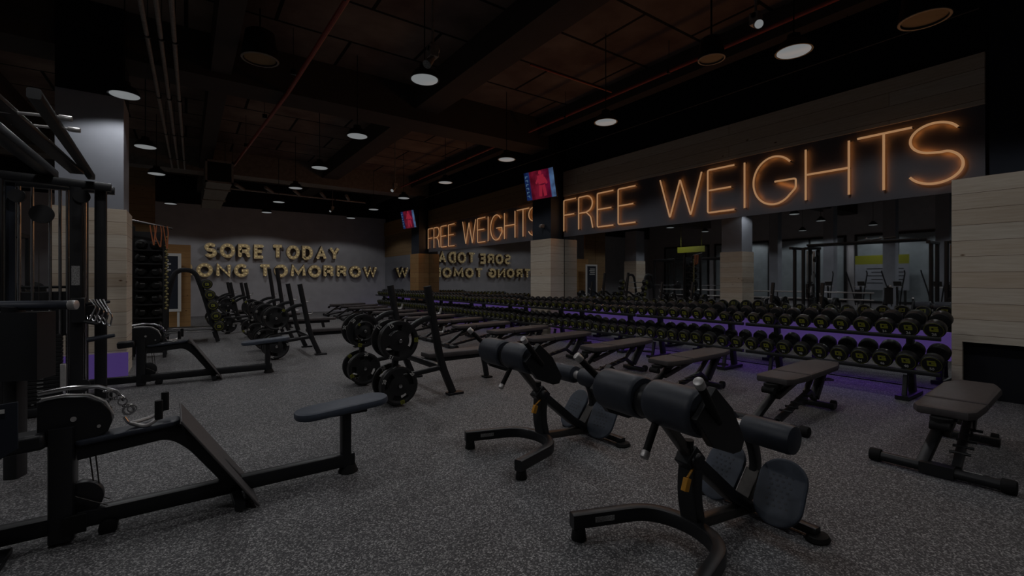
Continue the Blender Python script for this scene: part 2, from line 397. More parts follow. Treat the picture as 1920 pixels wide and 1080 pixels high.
# purple glowing kicker on the near left pillar
o = MB().b2((-1.64, 9.37, 0.0), (-0.74, 9.395, 0.37)).build('led_kick_panel', M['led']); tag(o, 'violet lit kick panel at the foot of the left wood-clad pillar', 'light panel')
# brown partition behind the tall storage unit
struct('wall_partition', MB().b2((-2.3, 17.95, 0), (-1.55, 18.05, 4.9)).b2((-1.53, 17.95, 0), (-0.78, 18.05, 4.9)), M['wood_brown'])
# wood-clad box on the right
bx = MB()
bx.b2((8.13, 1.52, 0), (8.19, 1.62, 2.8)).b2((8.13, -2.2, 0.71), (8.19, 1.52, 2.8)).b2((8.19, -2.2, 2.74), (MX, 1.62, 2.8)).b2((8.19, 1.56, 0), (MX - 0.02, 1.62, 2.74))
struct('wall_box', bx, M['wood'])
struct('trim_10', MB().b2((8.24, -2.2, 0), (8.30, 1.55, 0.75)), M['dark'])
# downstand beams
for i, y in enumerate((9.5, 17.9)):
    struct('trim_%d' % (11 + i), MB().b2((LX, y, 5.0), (MX, y + 0.75, CZ)), M['beam'] if i == 0 else M['duct'])
for i, (x, wd, z) in enumerate(((0.35, 0.3, 5.1), (4.1, 0.55, 5.25), (-3.6, 0.5, 5.2), (-7.9, 0.6, 5.2), (7.55, 0.25, 5.3))):
    struct('trim_%d' % (14 + i), MB().b2((x, FY, z), (x + wd, BY, CZ)), M['beam'])
# windows / frosted partition on the far left, seen in the mirror
for i in range(6):
    y = -2 + 4 * i
    fr = MB()
    fr.b2((LX, y, 0.3), (LX + 0.06, y + 0.12, 3.9)).b2((LX, y + 3.5, 0.3), (LX + 0.06, y + 3.62, 3.9)).b2((LX, y, 3.8), (LX + 0.06, y + 3.6, 3.92)).b2((LX, y, 0.3), (LX + 0.06, y + 3.6, 0.42)).b2((LX, y + 1.75, 0.3), (LX + 0.06, y + 1.85, 3.9))
    wn = struct('window_%d' % (i + 1), fr, M['steel'])
    MB().b2((LX + 0.005, y + .1, .4), (LX + 0.03, y + 3.52, 3.85)).build('pane', M['glass'], wn)

# ------------------------------------------------------------------ lamps
ORD = ['first', 'second', 'third', 'fourth', 'fifth', 'sixth', 'seventh', 'eighth', 'ninth', 'tenth', 'eleventh', 'twelfth', 'thirteenth', 'fourteenth', 'fifteenth', 'sixteenth', 'seventeenth', 'eighteenth', 'nineteenth']
TENS = ['', '', 'twentieth', 'thirtieth', 'fortieth', 'fiftieth', 'sixtieth', 'seventieth', 'eightieth', 'ninetieth']
TENC = ['', '', 'twenty', 'thirty', 'forty', 'fifty', 'sixty', 'seventy', 'eighty', 'ninety']
def word(n):
    if n < 20: return ORD[n - 1]
    return TENS[n // 10] if n % 10 == 0 else TENC[n // 10] + '-' + ORD[n % 10 - 1]
lm0 = None
hp = [(0.0, 0.16), (0.05, 0.155), (0.06, 0.2), (0.07, 0.2), (0.075, 0.15), (0.14, 0.11), (0.19, 0.02), (0.2, 0.0), (0.185, 0.0), (0.18, 0.01), (0.0, 0.012)]
def row_of(x): return 'row by the mirror wall' if x > 5 else ('middle row' if x > 2 else ('row by the left pillars' if x > -1 else ('row just past the left pillars' if x > -5 else ('second row past the left pillars' if x > -8 else 'row added to brighten the left wall'))))
cnt = {}
for (x, y) in sorted(LAMPS, key=lambda p: p[1]):
    rw = row_of(x); cnt[rw] = cnt.get(rw, 0) + 1
    t = thing('pendant_lamp', 'round white lamp, %s from the near end of the %s' % (ORD[cnt[rw] - 1], rw), 'lamp', (x, y, LAMP_Z), 0, 'round pendant lamps')
    if lm0 is None:
        mh = MB().lathe(hp, None, 32).mesh('housing', M['steel'])
        md = MB().lathe([(0.0, 0), (0.172, 0), (0.178, 0.004), (0.178, 0.01), (0.0, 0.01)], None, 32).mesh('diffuser', M['lamp'])
        mr = MB().cyl((0, 0, 0.15), (0, 0, CZ - LAMP_Z), 0.008, n=8).mesh('cable', M['steel']); lm0 = 1
    link('housing', mh, t); link('diffuser', md, t, loc=(0, 0, -0.004)); link('cable', mr, t)

# ------------------------------------------------------------------ ceiling services
def pipe(name, pts, r, m, label, cat, grp=None, clamp=True):
    t = thing(name, label, cat, pts[0], 0, grp)
    o = Vector(pts[0]); P = [Vector(p) - o for p in pts]
    MB().tube(fillet(P, 0.15), r, 10).build('pipe', m, t)
    if clamp:
        d = P[-1] - P[0]; n = max(2, int(d.length / 2.5))
        for k in range(n):
            q = P[0] + d * (k + .5) / n; c = MB()
            c.box(q, (r * 2.5, 0.04, r * 2.5) if abs(d.y) > abs(d.x) else (0.04, r * 2.5, r * 2.5)).cyl(q, (q.x, q.y, CZ - o.z), 0.005, n=6)
            c.build('pipe_hanger', M['steel'], t)
    return t
pipe('sprinkler_pipe', [(1.75, 2, 5.05), (1.55, 9.4, 4.98), (1.1, 17.6, 4.95)], 0.035, M['redpipe'], 'red sprinkler pipe running away over the left side of the hall', 'pipe')
pipe('sprinkler_pipe', [(7.0, 1.0, 5.2), (7.0, 9.2, 5.2)], 0.03, M['redpipe'], 'red sprinkler pipe above the lamps by the mirror wall', 'pipe')
pipe('sprinkler_pipe', [(7.0, 10.6, 5.2), (7.0, 17.6, 5.2)], 0.03, M['redpipe'], 'farther red sprinkler pipe beyond the first wall pillar', 'pipe')
pipe('sprinkler_pipe', [(1.2, 19.6, 4.82), (6.3, 19.9, 4.82)], 0.035, M['conduit'], 'pale pipe crossing the ceiling in front of the back wall', 'pipe')
pipe('sprinkler_branch', [(4.9, 6.4, 5.25), (6.95, 6.4, 5.25)], 0.015, M['redpipe'], 'thin red branch pipe crossing to the main pipe near the sign', 'pipe', None, False)
for k in range(3):
    pipe('electrical_conduit', [(-0.55 + 0.16 * k, -1, 5.0), (-0.45 + 0.16 * k, 9.3, 5.0), (-0.35 + .16 * k, 17.8, 5.0)], 0.03, M['conduit'], ['left', 'middle', 'right'][k] + ' one of three parallel conduits above the left pillar', 'conduit', 'conduits above the left pillars')
pipe('cable_run', [(7.75, 1.3, 4.75), (7.75, 17.5, 4.75)], 0.008, M['steel_grey'], 'thin cable strung along the black wall above the wood strip', 'cable')
for k in range(5):
    x = 1.4 + 0.95 * k
    MBx = MB().cyl((0, 0, 0), (0.35, 0.9, 0), 0.06, n=12, ch=0.01)
    o = MBx.build('duct_spigot', M['conduit'], None, loc=(x, 18.8, 4.85)); tag(o, ['first', 'second', 'third', 'fourth', 'fifth'][k] + ' from the left of five stub ducts behind the far beam', 'duct', 'stub ducts behind the far beam')
# rectangular duct with grille at far left
t = thing('air_duct', 'rectangular air duct with an open grille end left of the far beam', 'duct', (0.75, 15.0, 4.15))
MB().b2((-0.3, 0, 0), (0.3, 5.5, 0.62)).b2((-0.33, 1.0, -0.03), (0.33, 1.1, 0.65)).b2((-0.33, 3.2, -0.03), (0.33, 3.3, 0.65)).build('duct_body', M['duct'], t, 0.01)
g = MB().b2((-0.33, -0.04, 0.0), (0.33, 0, 0.05)).b2((-0.33, -0.04, .57), (0.33, 0, 0.62)).b2((-0.33, -0.04, 0), (-.28, 0, 0.62)).b2((0.28, -0.04, 0.0), (0.33, 0, 0.62))
g.build('duct_collar', M['conduit'], t); MB().b2((-0.28, -0.02, .05), (0.28, -0.005, .57)).build('grille', M['steel'], t)
for (x, y) in ((-0.25, 2.0), (0.25, 2.0), (-.25, 4.5), (.25, 4.5)): MB().cyl((x, y, .62), (x, y, CZ - 4.15), 0.008, n=6).build('hanger_rod', M['steel'], t)
# round ceiling speakers and pendant spot
def speaker(loc, s, label):
    t = thing('ceiling_speaker', label, 'speaker', loc)
    MB().lathe([(0.0, .3), (.06, .3), (.13, .26), (.16, .05), (.165, 0.0), (.15, 0.0), (.148, .015), (0.0, .02)], Matrix.Scale(s, 4), 28).build('speaker_shell', M['steel'], t)
    MB().lathe([(0.0, .012 * s), (.14 * s, .012 * s), (.14 * s, .018 * s), (0.0, .018 * s)], None, 28).build('speaker_grille', M['wood_brown'], t)
    MB().lathe([(.148 * s, -.003), (.165 * s, -.003), (.168 * s, .004), (.148 * s, .004), (.148 * s, -.003)], None, 28, 0, False).build('speaker_rim', M['duct'], t)
    MB().cyl((0, 0, .28 * s), (0, 0, CZ - loc[2]), 0.012, n=8).build('drop_rod', M['steel'], t)
speaker((5.55, 3.4, 4.35), 1.0, 'black bell-shaped speaker with a brown grille hanging near the red pipe')
speaker((6.45, 1.5, 4.28), 1.35, 'large dark round speaker at the top right edge of the ceiling')
speaker((0.95, 8.2, 4.95), 1.6, 'dim round air diffuser beside the red pipe over the left side')
def spot(loc, aim, label, s=1.0):
    t = thing('ceiling_spotlight', label, 'spotlight', loc)
    MB().cyl((0, 0, 0.05), (0, 0, CZ - loc[2]), 0.014 * s, n=10).build('drop_rod', M['conduit'], t)
    MB().box((0, 0, 0), (.10 * s, .10 * s, .13 * s)).cyl((-.05 * s, 0, .03 * s), (.07 * s, 0, .03 * s), .035 * s).build('gear_box', M['conduit'], t, 0.006)
    a = Vector(aim).normalized(); h = MB().cyl((0, 0, -.07 * s), Vector((0, 0, -.07 * s)) + a * .16 * s, .028 * s, .048 * s, 18); h.build('lamp_head', M['conduit'], t)
    q = Vector((0, 0, -.07 * s)) + a * .161 * s; MB().cyl(q, q + a * .004, .043 * s, n=18).build('lens', M['sticker'] if s > .99 else M['lamp'], t)
spot((2.19, 4.6, 3.98), (-.5, -.3, -.6), 'pale pendant spotlight on a long rod beside the nearest middle lamp')
spot((4.6, 12.0, 4.05), (-.6, -.4, -.55), 'small bright spotlight hanging above the far benches', 0.98)
spot((5.0, 2.55, 4.3), (-.75, -.6, -.4), 'bright angled spotlight cut off by the top of the picture', 0.97)
spot((4.9, 19.7, 4.45), (-.6, -.4, -.5), 'tiny bright spotlight on the pale pipe near the back wall', 0.98)

# ------------------------------------------------------------------ stroke letters
def arcp(cx, cy, rx, ry, a0, a1, n=14): return [(cx + rx * math.cos(R(a0 + (a1 - a0) * k / n)), cy + ry * math.sin(R(a0 + (a1 - a0) * k / n))) for k in range(n + 1)]
G = {
 'F': [[(0, 0), (0, 1), (1, 1)], [(0, .52), (.85, .52)]],
 'E': [[(1, 1), (0, 1), (0, 0), (1, 0)], [(0, .52), (.88, .52)]],
 'R': [[(0, 0), (0, 1)] + [(.5, 1)] + arcp(.55, .76, .38, .24, 80, -80, 8) + [(.5, .5), (0, .5)], [(.52, .5), (.82, .34), (.95, 0)]],
 'W': [[(0, 1), (.25, 0), (.5, .92), (.75, 0), (1, 1)]],
 'I': [[(0.5, 0), (0.5, 1)]],
 'G': [arcp(.5, .5, .5, .5, 42, 270, 20) + arcp(.5, .5, .5, .5, 280, 318, 4) + [(1, .28), (1, .47), (.52, .47)]],
 'H': [[(0, 0), (0, 1)], [(1, 0), (1, 1)], [(0, .5), (1, .5)]],
 'T': [[(0, 1), (1, 1)], [(.5, 1), (.5, 0)]],
 'S': [arcp(.5, .755, .45, .245, 25, 250, 14) + [(.62, .5)] + arcp(.5, .27, .5, .27, 62, -155, 14)],
 'O': ['c', arcp(.5, .5, .5, .5, 0, 360, 24)[:-1]],
 'D': [[(0, 0), (0, 1), (.4, 1)] + arcp(.4, .5, .55, .5, 75, -75, 12) + [(.4, 0), (0, 0)]],
 'A': [[(0, 0), (.5, 1), (1, 0)], [(.2, .34), (.8, .34)]],
 'Y': [[(0, 1), (.5, .48), (1, 1)], [(.5, .48), (.5, 0)]],
 'N': [[(0, 0), (0, 1), (1, 0), (1, 1)]],
 'M': [[(0, 0), (.06, 1), (.5, .25), (.94, 1), (1, 0)]],
}
def strokes(ch):
    g = G[ch]
    if g[0] == 'c': return [(g[1], True)]
    return [(s, False) for s in g]
# neon signs
Z0, Z1 = 2.80, 3.62
NE = [('F', 9.30, 8.83), ('R', 8.73, 8.20), ('E', 8.07, 7.55), ('E', 7.40, 6.89), ('W', 6.23, 5.26), ('E', 5.13, 4.60), ('I', 4.43, 4.39), ('G', 4.25, 3.55), ('H', 3.40, 2.80), ('T', 2.69, 2.05), ('S', 2.10, 1.53)]
nth = {}
def neon(which, y_of, desc):
    seen = {}
    for idx, (ch, a, b) in enumerate(NE):
        a2, b2 = y_of(a), y_of(b)
        seen[ch] = seen.get(ch, 0) + 1
        o_ = ['', ' first', ' second', ' third'][seen[ch]] if sum(1 for q in NE if q[0] == ch) > 1 else ''
        t = thing('neon_letter', 'glowing orange neon letter %s,%s in the %s' % (ch, (o_ + ' of its kind') if o_ else ' the only one', desc), 'neon letter', (8.25, (a2 + b2) / 2, Z0), 0, 'neon letters of the ' + desc)
        yc = (a2 + b2) / 2; m = MB()
        for st, cl in strokes(ch):
            P = [Vector((0, (a2 + (b2 - a2) * u) - yc, (Z1 - Z0) * v)) for u, v in st]
            if cl: P = P + [P[0]]
            else: P = fillet(P, 0.035, 3)
            m.tube(P, 0.016, 8, up=(1, 0.01, 0.013))
            Q = [Vector((0, (a2 + (b2 - a2) * u) - yc, (Z1 - Z0) * v)) for u, v in st] + ([Vector((0, (a2 + (b2 - a2) * st[0][0]) - yc, (Z1 - Z0) * st[0][1]))] if cl else [])
            Q2 = [Q[0]]
            for qi, q in enumerate(Q[1:]):          # merge short curve steps into longer lit lengths
                if (q - Q2[-1]).length > 0.16 or qi == len(Q) - 2: Q2.append(q)
            for qa, qb in zip(Q2[:-1], Q2[1:]):
                L_ = (qb - qa).length
                if L_ < .03: continue
                la = bpy.data.lights.new('tube_light', 'AREA'); la.shape = 'RECTANGLE'; la.size = L_; la.size_y = 0.03; la.energy = 0.58 * L_; la.color = (1.0, 0.30, 0.05)
                lo = bpy.data.objects.new('tube_light', la); COL.objects.link(lo); lo.location = (8.262, yc + (qa.y + qb.y) / 2, Z0 + (qa.z + qb.z) / 2)
                d_ = (qb - qa).normalized(); zz = Vector((-1, 0, 0)); lo.rotation_euler = Matrix((d_, zz.cross(d_), zz)).transposed().to_euler()
        m.build('glowing_tube', M['neon'], t)
        c = MB()
        for st, cl in strokes(ch):
            for q in (st[0], st[-1]):
                y = (a2 + (b2 - a2) * q[0]) - yc; c.cyl((0.0, y, (Z1 - Z0) * q[1]), (0.06, y, (Z1 - Z0) * q[1]), 0.008, n=8)
        c.build('tube_support', M['steel'], t)
neon('near', lambda y: y, 'near FREE WEIGHTS sign')
neon('far', lambda y: 17.82 - (9.35 - y) * (17.82 - 10.33) / (9.35 - 1.53), 'far FREE WEIGHTS sign')

# marquee letters on the back wall
def marquee(text, x0, x1, z0, z1, line, desc, shift=0):
    wd = {'M': 1.25, 'W': 1.35, 'I': .4, 'O': 1.08, 'G': 1.02, 'N': 1.02, 'T': .95, 'E': .82, 'S': .88}
    tot = sum(wd.get(c, .95) for c in text) + .2 * (len(text) - 1); u = (x1 - x0) / tot; x = x0; sw = 0.145
    for i, ch in enumerate(text):
        wl = wd.get(ch, .95) * u; Hh = z1 - z0
        pos = '%s letter of the word %s' % (ORD[i], line)
        t = thing('marquee_letter', 'bulb-lit boxed letter %s, %s on the grey back wall' % (ch, pos), 'marquee letter', (x, BY - .01, z0), 0, 'boxed letters on the back wall')
        T = frame((sw / 2, 0, sw / 2), (1, 0, 0), (0, 0, 1)) # local z = -y (towards viewer)
        m = MB(); bl = []
        for k, (st, cl) in enumerate(strokes(ch)):
            P = [(a * (wl - sw), b * (Hh - sw)) for a, b in st]
            m.ribbon(P, sw, T, 0.0, 0.21 + 0.0006 * k, 0, 1, cl)
            Q = P + ([P[0]] if cl else []); acc = 0.0; step = 0.145; nxt = 0.0
            for a, b in zip(Q[:-1], Q[1:]):
                d = math.hypot(b[0] - a[0], b[1] - a[1])
                while nxt <= acc + d + 1e-6:
                    f = (nxt - acc) / d if d > 0 else 0; c = (a[0] + (b[0] - a[0]) * f, a[1] + (b[1] - a[1]) * f)
                    if all(math.hypot(c[0] - q[0], c[1] - q[1]) > 0.10 for q in bl): bl.append(c)
                    nxt += step
                acc += d
        m.build('letter_body', [M['letter'], M['letter_side']], t)
        for c in bl:
            link('bulb', BULB, t, loc=T @ Vector((c[0], c[1], 0.215)))
        x += wl + .2 * u
BULB = MB().lathe([(0.016, 0.0), (0.024, 0.008), (0.028, 0.022), (0.024, 0.036), (0.012, 0.044), (0.0, 0.046)], Matrix.Rotation(R(90), 4, 'X'), 10).mesh('bulb', M['bulb'])
marquee('SORE', 0.60, 2.83, 2.43, 3.05, 'SORE', '')
marquee('TODAY', 3.10, 6.03, 2.43, 3.08, 'TODAY', '')
marquee('STRONG', -1.45, 2.21, 1.62, 2.2, 'STRONG', '')
marquee('TOMORROW', 2.60, 7.85, 1.62, 2.2, 'TOMORROW', '')

# ------------------------------------------------------------------ television screens on the pillars
def tv(loc, rot, w_, h_, label):
    t = thing('television_screen', label, 'screen', loc); t.rotation_euler = rot
    MB().box((0, 0.02, 0), (w_ + .03, .04, h_ + .03)).build('screen_case', M['steel'], t, 0.006)
    def nodes(nt, b):
        v = obj_coords(nt)
        sp = nt.nodes.new('ShaderNodeSeparateXYZ'); nt.links.new(v, sp.inputs[0])
        m1 = nt.nodes.new('ShaderNodeMath'); m1.operation = 'DIVIDE'; m1.inputs[1].default_value = w_
        m2 = nt.nodes.new('ShaderNodeMath'); m2.operation = 'ADD'; m2.inputs[1].default_value = 0.5
        nt.links.new(sp.outputs[0], m1.inputs[0]); nt.links.new(m1.outputs[0], m2.inputs[0])
        c = ramp(nt, m2.outputs[0], [(0.0, (0.004, 0.012, 0.05)), (0.17, (0.008, 0.02, 0.09)), (0.2, (0.085, 0.003, 0.012)), (0.5, (0.12, 0.006, 0.018)), (0.84, (0.08, 0.002, 0.02)), (0.87, (0.045, 0.09, 0.19)), (1.0, (0.06, 0.11, 0.2))])
        n = ramp(nt, noise(nt, v, 4.5, 4), [(0.4, (0.35, 0.3, 0.35)), (0.6, (1, 1, 1))])
        nt.links.new(mix(nt, c, n, 0.8, 'MULTIPLY'), b.inputs['Emission Color']); b.inputs['Emission Strength'].default_value = 1.0
    sm = nmat('screen_picture', (0.01, 0.01, 0.01), 0.3, build=nodes)
    MB().box((0, -.002, 0), (w_, .006, h_)).build('screen', sm, t)
    # standing figure and side lettering shown on the screen
    red = emis('screen_red', (1, .05, .12), .2); blu = emis('screen_cyan', (.3, .6, 1), .14)
    fg = MB(); x0 = w_ * .08
    for a, b, r in (((x0, h_ * .02), (x0 - .02, h_ * .33), .11), ((x0 - .09, h_ * .22), (x0 - .19, h_ * .05), .035), ((x0 + .09, h_ * .22), (x0 + .17, h_ * .0), .035), ((x0 - .05, -.02), (x0 - .09, -h_ * .42), .05), ((x0 + .05, -.02), (x0 + .08, -h_ * .42), .05)):
        fg.ribbon([a, b], r * 2, frame((0, -.006, 0), (1, 0, 0), (0, 0, 1)), 0, .002, 0, 0)
    fg.lathe([(0.0, 0), (.055, 0), (.055, .002), (0.0, .002)], Matrix.Translation((x0 - .02, -.006, h_ * .41)) @ Matrix.Rotation(R(90), 4, 'X'), 16)
    fg.build('screen_figure', red, t)
    sl = MB()
    for k in range(6): sl.box((-w_ * .42, -.008, h_ * (.36 - .14 * k)), (w_ * .09, .002, h_ * .035)); sl.box((-w_ * .42 + (w_ * .03 if k % 2 else -w_ * .03), -.008, h_ * (.32 - .14 * k)), (w_ * .03, .002, h_ * .05))
    sl.build('screen_caption', blu, t)
    MB().cyl((0, .04, h_ * .15), (0, .41, h_ * .05), .02).box((0, .41, h_ * .05), (.10, .02, .14)).box((0, .045, h_ * .15), (.2, .02, .2)).build('wall_bracket', M['steel'], t)
tv((7.45, 9.33, 3.96), (R(12), 0, R(-80)), 1.0, 0.72, 'red and blue television screen on the near wall pillar')
tv((7.45, 17.95, 3.98), (R(12), 0, R(-80)), 0.95, 0.70, 'small violet television screen on the far wall pillar')
o = MB().box((0, 0, 0), (.1, .1, .1)).cyl((0, 0, 0), (-.12, -.05, -.03), .035).build('security_camera', M['conduit'], None, .01, loc=(7.83, 9.7, 2.95)); tag(o, 'small security camera on the near wall pillar above its wood cladding', 'camera')

# ------------------------------------------------------------------ violet light panels behind the racks
for i, (a, b) in enumerate(((1.66, 9.34), (10.3, 17.84), (18.78, 22.6))):
    o = MB().b2((8.29, a, 0.42), (8.325, b, 0.80)).build('led_light_panel', M['led'])
    tag(o, ['violet glowing panel behind the nearest run of dumbbells', 'violet glowing panel between the two wall pillars behind the dumbbells', 'violet glowing panel behind the farthest dumbbells'][i], 'light panel', 'violet panels behind the dumbbells')
    la = bpy.data.lights.new('led_spill', 'AREA'); la.shape = 'RECTANGLE'; la.size = b - a; la.size_y = 0.3; la.energy = 6.0 * (b - a) / 7.6; la.color = (0.3, 0.1, 1.0)
    lo = bpy.data.objects.new('led_spill', la); COL.objects.link(lo); lo.location = (8.24, (a + b) / 2, 0.33); lo.rotation_euler = (R(90), 0, R(90));
    lo.rotation_euler = frame((0, 0, 0), (0, 1, 0), (-.9, 0, 0.43)).to_euler()

# ------------------------------------------------------------------ dumbbell racks and dumbbells
TILT = R(20)
def rack_frame(y0, y1, label):
    t = thing('dumbbell_rack', label, 'rack', (7.3, y0, 0), 0, 'two-tier dumbbell racks'); L = y1 - y0
    for z in (0.375, 0.805):
        m = MB()
        m.rtube([(0.05, 0, z - .012), (0.05, L, z - .012)], .05, .05).rtube([(0.34, 0, z + .10), (0.34, L, z + .10)], .05, .065)
        m.build('tray', M['steel'], t)
    for y in (0.35, L - .35) if L < 3 else (.3, L / 2, L - .3):
        m = MB(); m.rtube(fillet([(0.42, y, 0.0), (0.36, y, .3), (.31, y, .84)], .05), .11, .07, (0, 1, 0)); m.build('post', M['steel'], t)
        m = MB(); m.rtube([(-0.02, y, .03), (.56, y, .03)], .14, .05); m.build('foot', M['steel'], t)
        MB().rtube([(.05, y, .365), (.36, y, .465)], .05, .06).build('bracket', M['steel'], t); MB().rtube([(.05, y, .795), (.36, y, .895)], .05, .06).build('bracket', M['steel'], t); MB().rtube([(.08, y, .05), (.14, y, .3)], .05, .05, (0, 1, 0)).build('front_leg', M['steel'], t)
    return t
rack_spans = [(1.56, 3.9), (3.95, 6.1), (6.15, 8.3), (8.35, 10.5), (10.55, 12.7), (12.75, 14.9), (14.95, 17.1), (17.15, 19.3), (19.35, 21.6)]
ordn = ['nearest', 'second', 'third', 'fourth', 'fifth', 'sixth', 'seventh', 'eighth', 'farthest']
for (a, b), n in zip(rack_spans, ordn): rack_frame(a, b, 'black two-tier dumbbell rack, %s of the row along the mirror wall' % n)

GL = [[(1, .86), (.12, .86), (.12, .14), (.95, .14), (.95, .5), (.5, .5)]]
_db = {}
def dumbbell_meshes(r, num):
    k = (round(r, 3), num)
    if k in _db: return _db[k]
    hl = r * 1.15 if r > .08 else .1; gap = .072
    h = MB()
    T = Matrix.Rotation(R(90), 4, 'Y')
    h.lathe([(0.0, gap), (r * .55, gap), (r * .9, gap + .012), (r, gap + .03), (r, gap + hl - .02), (r * .95, gap + hl - .006), (r * .88, gap + hl), (0.0, gap + hl)], T, 28 if r > .1 else 20, 0)
    F = frame((gap + hl + .0006, 0, 0), (0, 1, 0), (0, 0, 1))
    h.ribbon(arcp(0, 0, r * .86, r * .86, 0, 360, 28)[:-1], r * .024, F, 0, .0015, 1, 1, True)
    s = r * .62
    for st in GL: h.ribbon([((a - .5) * s * 1.15, (b - .5) * s * .95 + r * .17) for a, b in st], s * .26, F, 0, .002, 1, 1)
    head = h.mesh('head', [M['plate'], M['yellow']])
    hd = MB().lathe([(0.012, -gap - .02), (.016, -gap), (.013, -gap * .7), (.0165, 0), (.013, gap * .7), (.016, gap), (.012, gap + .02)], T, 12).mesh('handle', M['chrome'])
    tx = text_mesh(num, r * .42, M['white'], 'weight_number'); _db[k] = (head, hd, tx, gap + hl); return _db[k]
TX = frame((0, 0, 0), (0, 1, 0), (0, 0, 1)).to_euler()       # text facing +x
SP = 0.243
for tier, (zt, top) in enumerate((('upper', .79), ('lower', .36))):
    k = 0; y = 1.62 + (.0 if zt == 'upper' else .02)
    while y < 21.5:
        if zt == 'upper': wgt = max(2, 28 - 2 * (k % 12)) if k < 12 else max(2, 26 - 2 * ((k - 12) % 12))
        else: wgt = 50 - 2 * (k % 12) if k < 12 else 48 - 2 * ((k - 12) % 12)
        r = (.085 + .0012 * wgt) if zt == 'upper' else (.075 + .00085 * wgt)
        r = min(r, .118) * (.92 if zt == 'upper' else .97); r = round(r / .004) * .004
        head, hd, tx, hx = dumbbell_meshes(r, str(wgt))
        zc = top + (.062 if zt == 'upper' else .075) + r
        far = y > 12
        if far:
            kk = ('far', r)
            if kk not in _db:
                m = MB()
                for sgn in (1, -1):
                    Tm = Matrix.Rotation(R(90) * sgn, 4, 'Y'); m.lathe([(0.0, .065), (r * .9, .07), (r, .09), (r, hx - .02), (r * .88, hx), (0.0, hx)], Tm, 14, 0)
                    F = frame((sgn * (hx + .001), 0, 0), (0, sgn, 0), (0, 0, 1))
                    m.ribbon(arcp(0, 0, r * .84, r * .84, 0, 360, 12)[:-1], r * .05, F, 0, .0015, 1, 1, True); m.ribbon([((a - .5) * r * .7, (b - .5) * r * .6 + r * .15) for a, b in GL[0]], r * .17, F, 0, .002, 1, 1)
                m.cyl((-.07, 0, 0), (.07, 0, 0), .015, n=8, mi=2)
                _db[kk] = m.mesh('dumbbell', [M['plate'], M['yellow'], M['chrome']])
            t = link('dumbbell', _db[kk]); t.location = (7.52, y, zc); t.rotation_euler = (0, -TILT, 0)
        else:
            t = bpy.data.objects.new('dumbbell', None); t.empty_display_size = .05; COL.objects.link(t)
            t.location = (7.52, y, zc); t.rotation_euler = (0, -TILT, 0)
            link('head', head, t); link('head', head, t, rot=(0, 0, math.pi)); link('handle', hd, t)
            link('weight_number', tx, t, loc=(-hx - .0015, 0, -r * .5), rot=frame((0, 0, 0), (0, -1, 0), (0, 0, 1)).to_euler())
            link('weight_number', tx, t, loc=(hx + .0015, 0, -r * .5), rot=TX)
        tag(t, 'black round dumbbell with yellow ring, %s from the wood-clad box on the %s shelf' % (word(k + 1), zt), 'dumbbell', 'dumbbells on the %s shelf' % zt)
        k += 1; y += SP

# ------------------------------------------------------------------ adjustable benches
def make_bench(label):
    t = thing('adjustable_bench', label, 'bench', (0, 0, 0), 0, 'adjustable benches beside the dumbbells')
    # local x runs from the front foot bar (0) towards the mirror wall
    seat = [(0.16, -.15), (.24, -.19), (.60, -.2), (.60, .2), (.24, .19), (.16, .15)]
    back = [(0.63, -.2), (1.35, -.2), (1.5, -.16), (1.58, -.13), (1.58, .13), (1.5, .16), (1.35, .2), (.63, .2)]
    T = Matrix.Translation((0, 0, .455))
    MB().pad([(p[0], p[1]) for p in seat], .065, T, .018).build('seat', M['pad_brown'], t)
    T2 = Matrix.Translation((0.63, 0, .458)) @ Matrix.Rotation(R(-1.5), 4, 'Y') @ Matrix.Translation((-.63, 0, 0))
    MB().pad(back, .065, T2, .018).build('backrest', M['pad_brown'], t)
    m = MB(); m.cyl((0, -.36, .05), (0, .36, .05), .038, n=20).box((0, 0, .05), (.085, .2, .085)); m.build('foot_bar', M['steel'], t)
    for s in (-1, 1):
        MB().cyl((-.0, s * .34, .052), (0, s * .42, .052), .051, n=18, ch=.01).build('end_cap', M['rubber'], t)
    m = MB(); m.rtube([(0.0, 0.09, .06), (.5, 0.03, .40)], .055, .075, (0, 1, 0)); m.build('front_beam', M['steel'], t)
    m = MB(); m.rtube([(0.05, -.1, .07), (1.02, -.02, .22), (1.22, 0, .10)], .05, .06, (0, 1, 0)); m.build('main_beam', M['steel'], t)
    for k in range(5): MB().cyl((.3 + .13 * k, -.145, .13 + .02 * k), (.3 + .13 * k, -.02, .13 + .02 * k), .012, n=8).build('adjustment_peg', M['steel'], t)
    m = MB(); m.rtube([(.30, 0, .26), (.9, 0, .41)], .05, .05, (0, 1, 0)); m.rtube([(1.05, .03, .2), (1.3, .03, .42)], .05, .05, (0, 1, 0)); m.build('strut', M['steel_grey'], t)
    m = MB(); m.box((.38, 0, .405), (.3, .16, .04)).box((1.1, 0, .41), (.75, .12, .04)); m.build('pad_frame', M['steel'], t, .006)
    m = MB(); m.rtube([(1.22, 0, .12), (1.45, 0, .40)], .09, .09, (0, 1, 0)); m.build('rear_post', M['steel'], t)
    m = MB(); m.rtube([(1.25, -.2, .045), (1.25, .2, .045)], .07, .06); m.build('rear_foot', M['steel'], t)
    for s in (-1, 1): MB().cyl((1.34, s * .13, .05), (1.34, s * .18, .05), .05, n=16, ch=.006).build('wheel', M['rubber'], t)
    MB().tube([(1.45, -.03, .3), (1.68, -.03, .27), (1.7, .03, .27), (1.48, .03, .3)], .012).build('carry_handle', M['steel'], t)
    MB().cyl((.15, 0, .385), (.15, 0, .42), .07, n=14).cyl((.1, -.06, .36), (.1, .06, .36), .035, n=12).build('seat_knob', M['rubber'], t)
    MB().box((.0, -.2, .089), (.02, .10, .002)).build('name_sticker', M['sticker'], t)
    return t
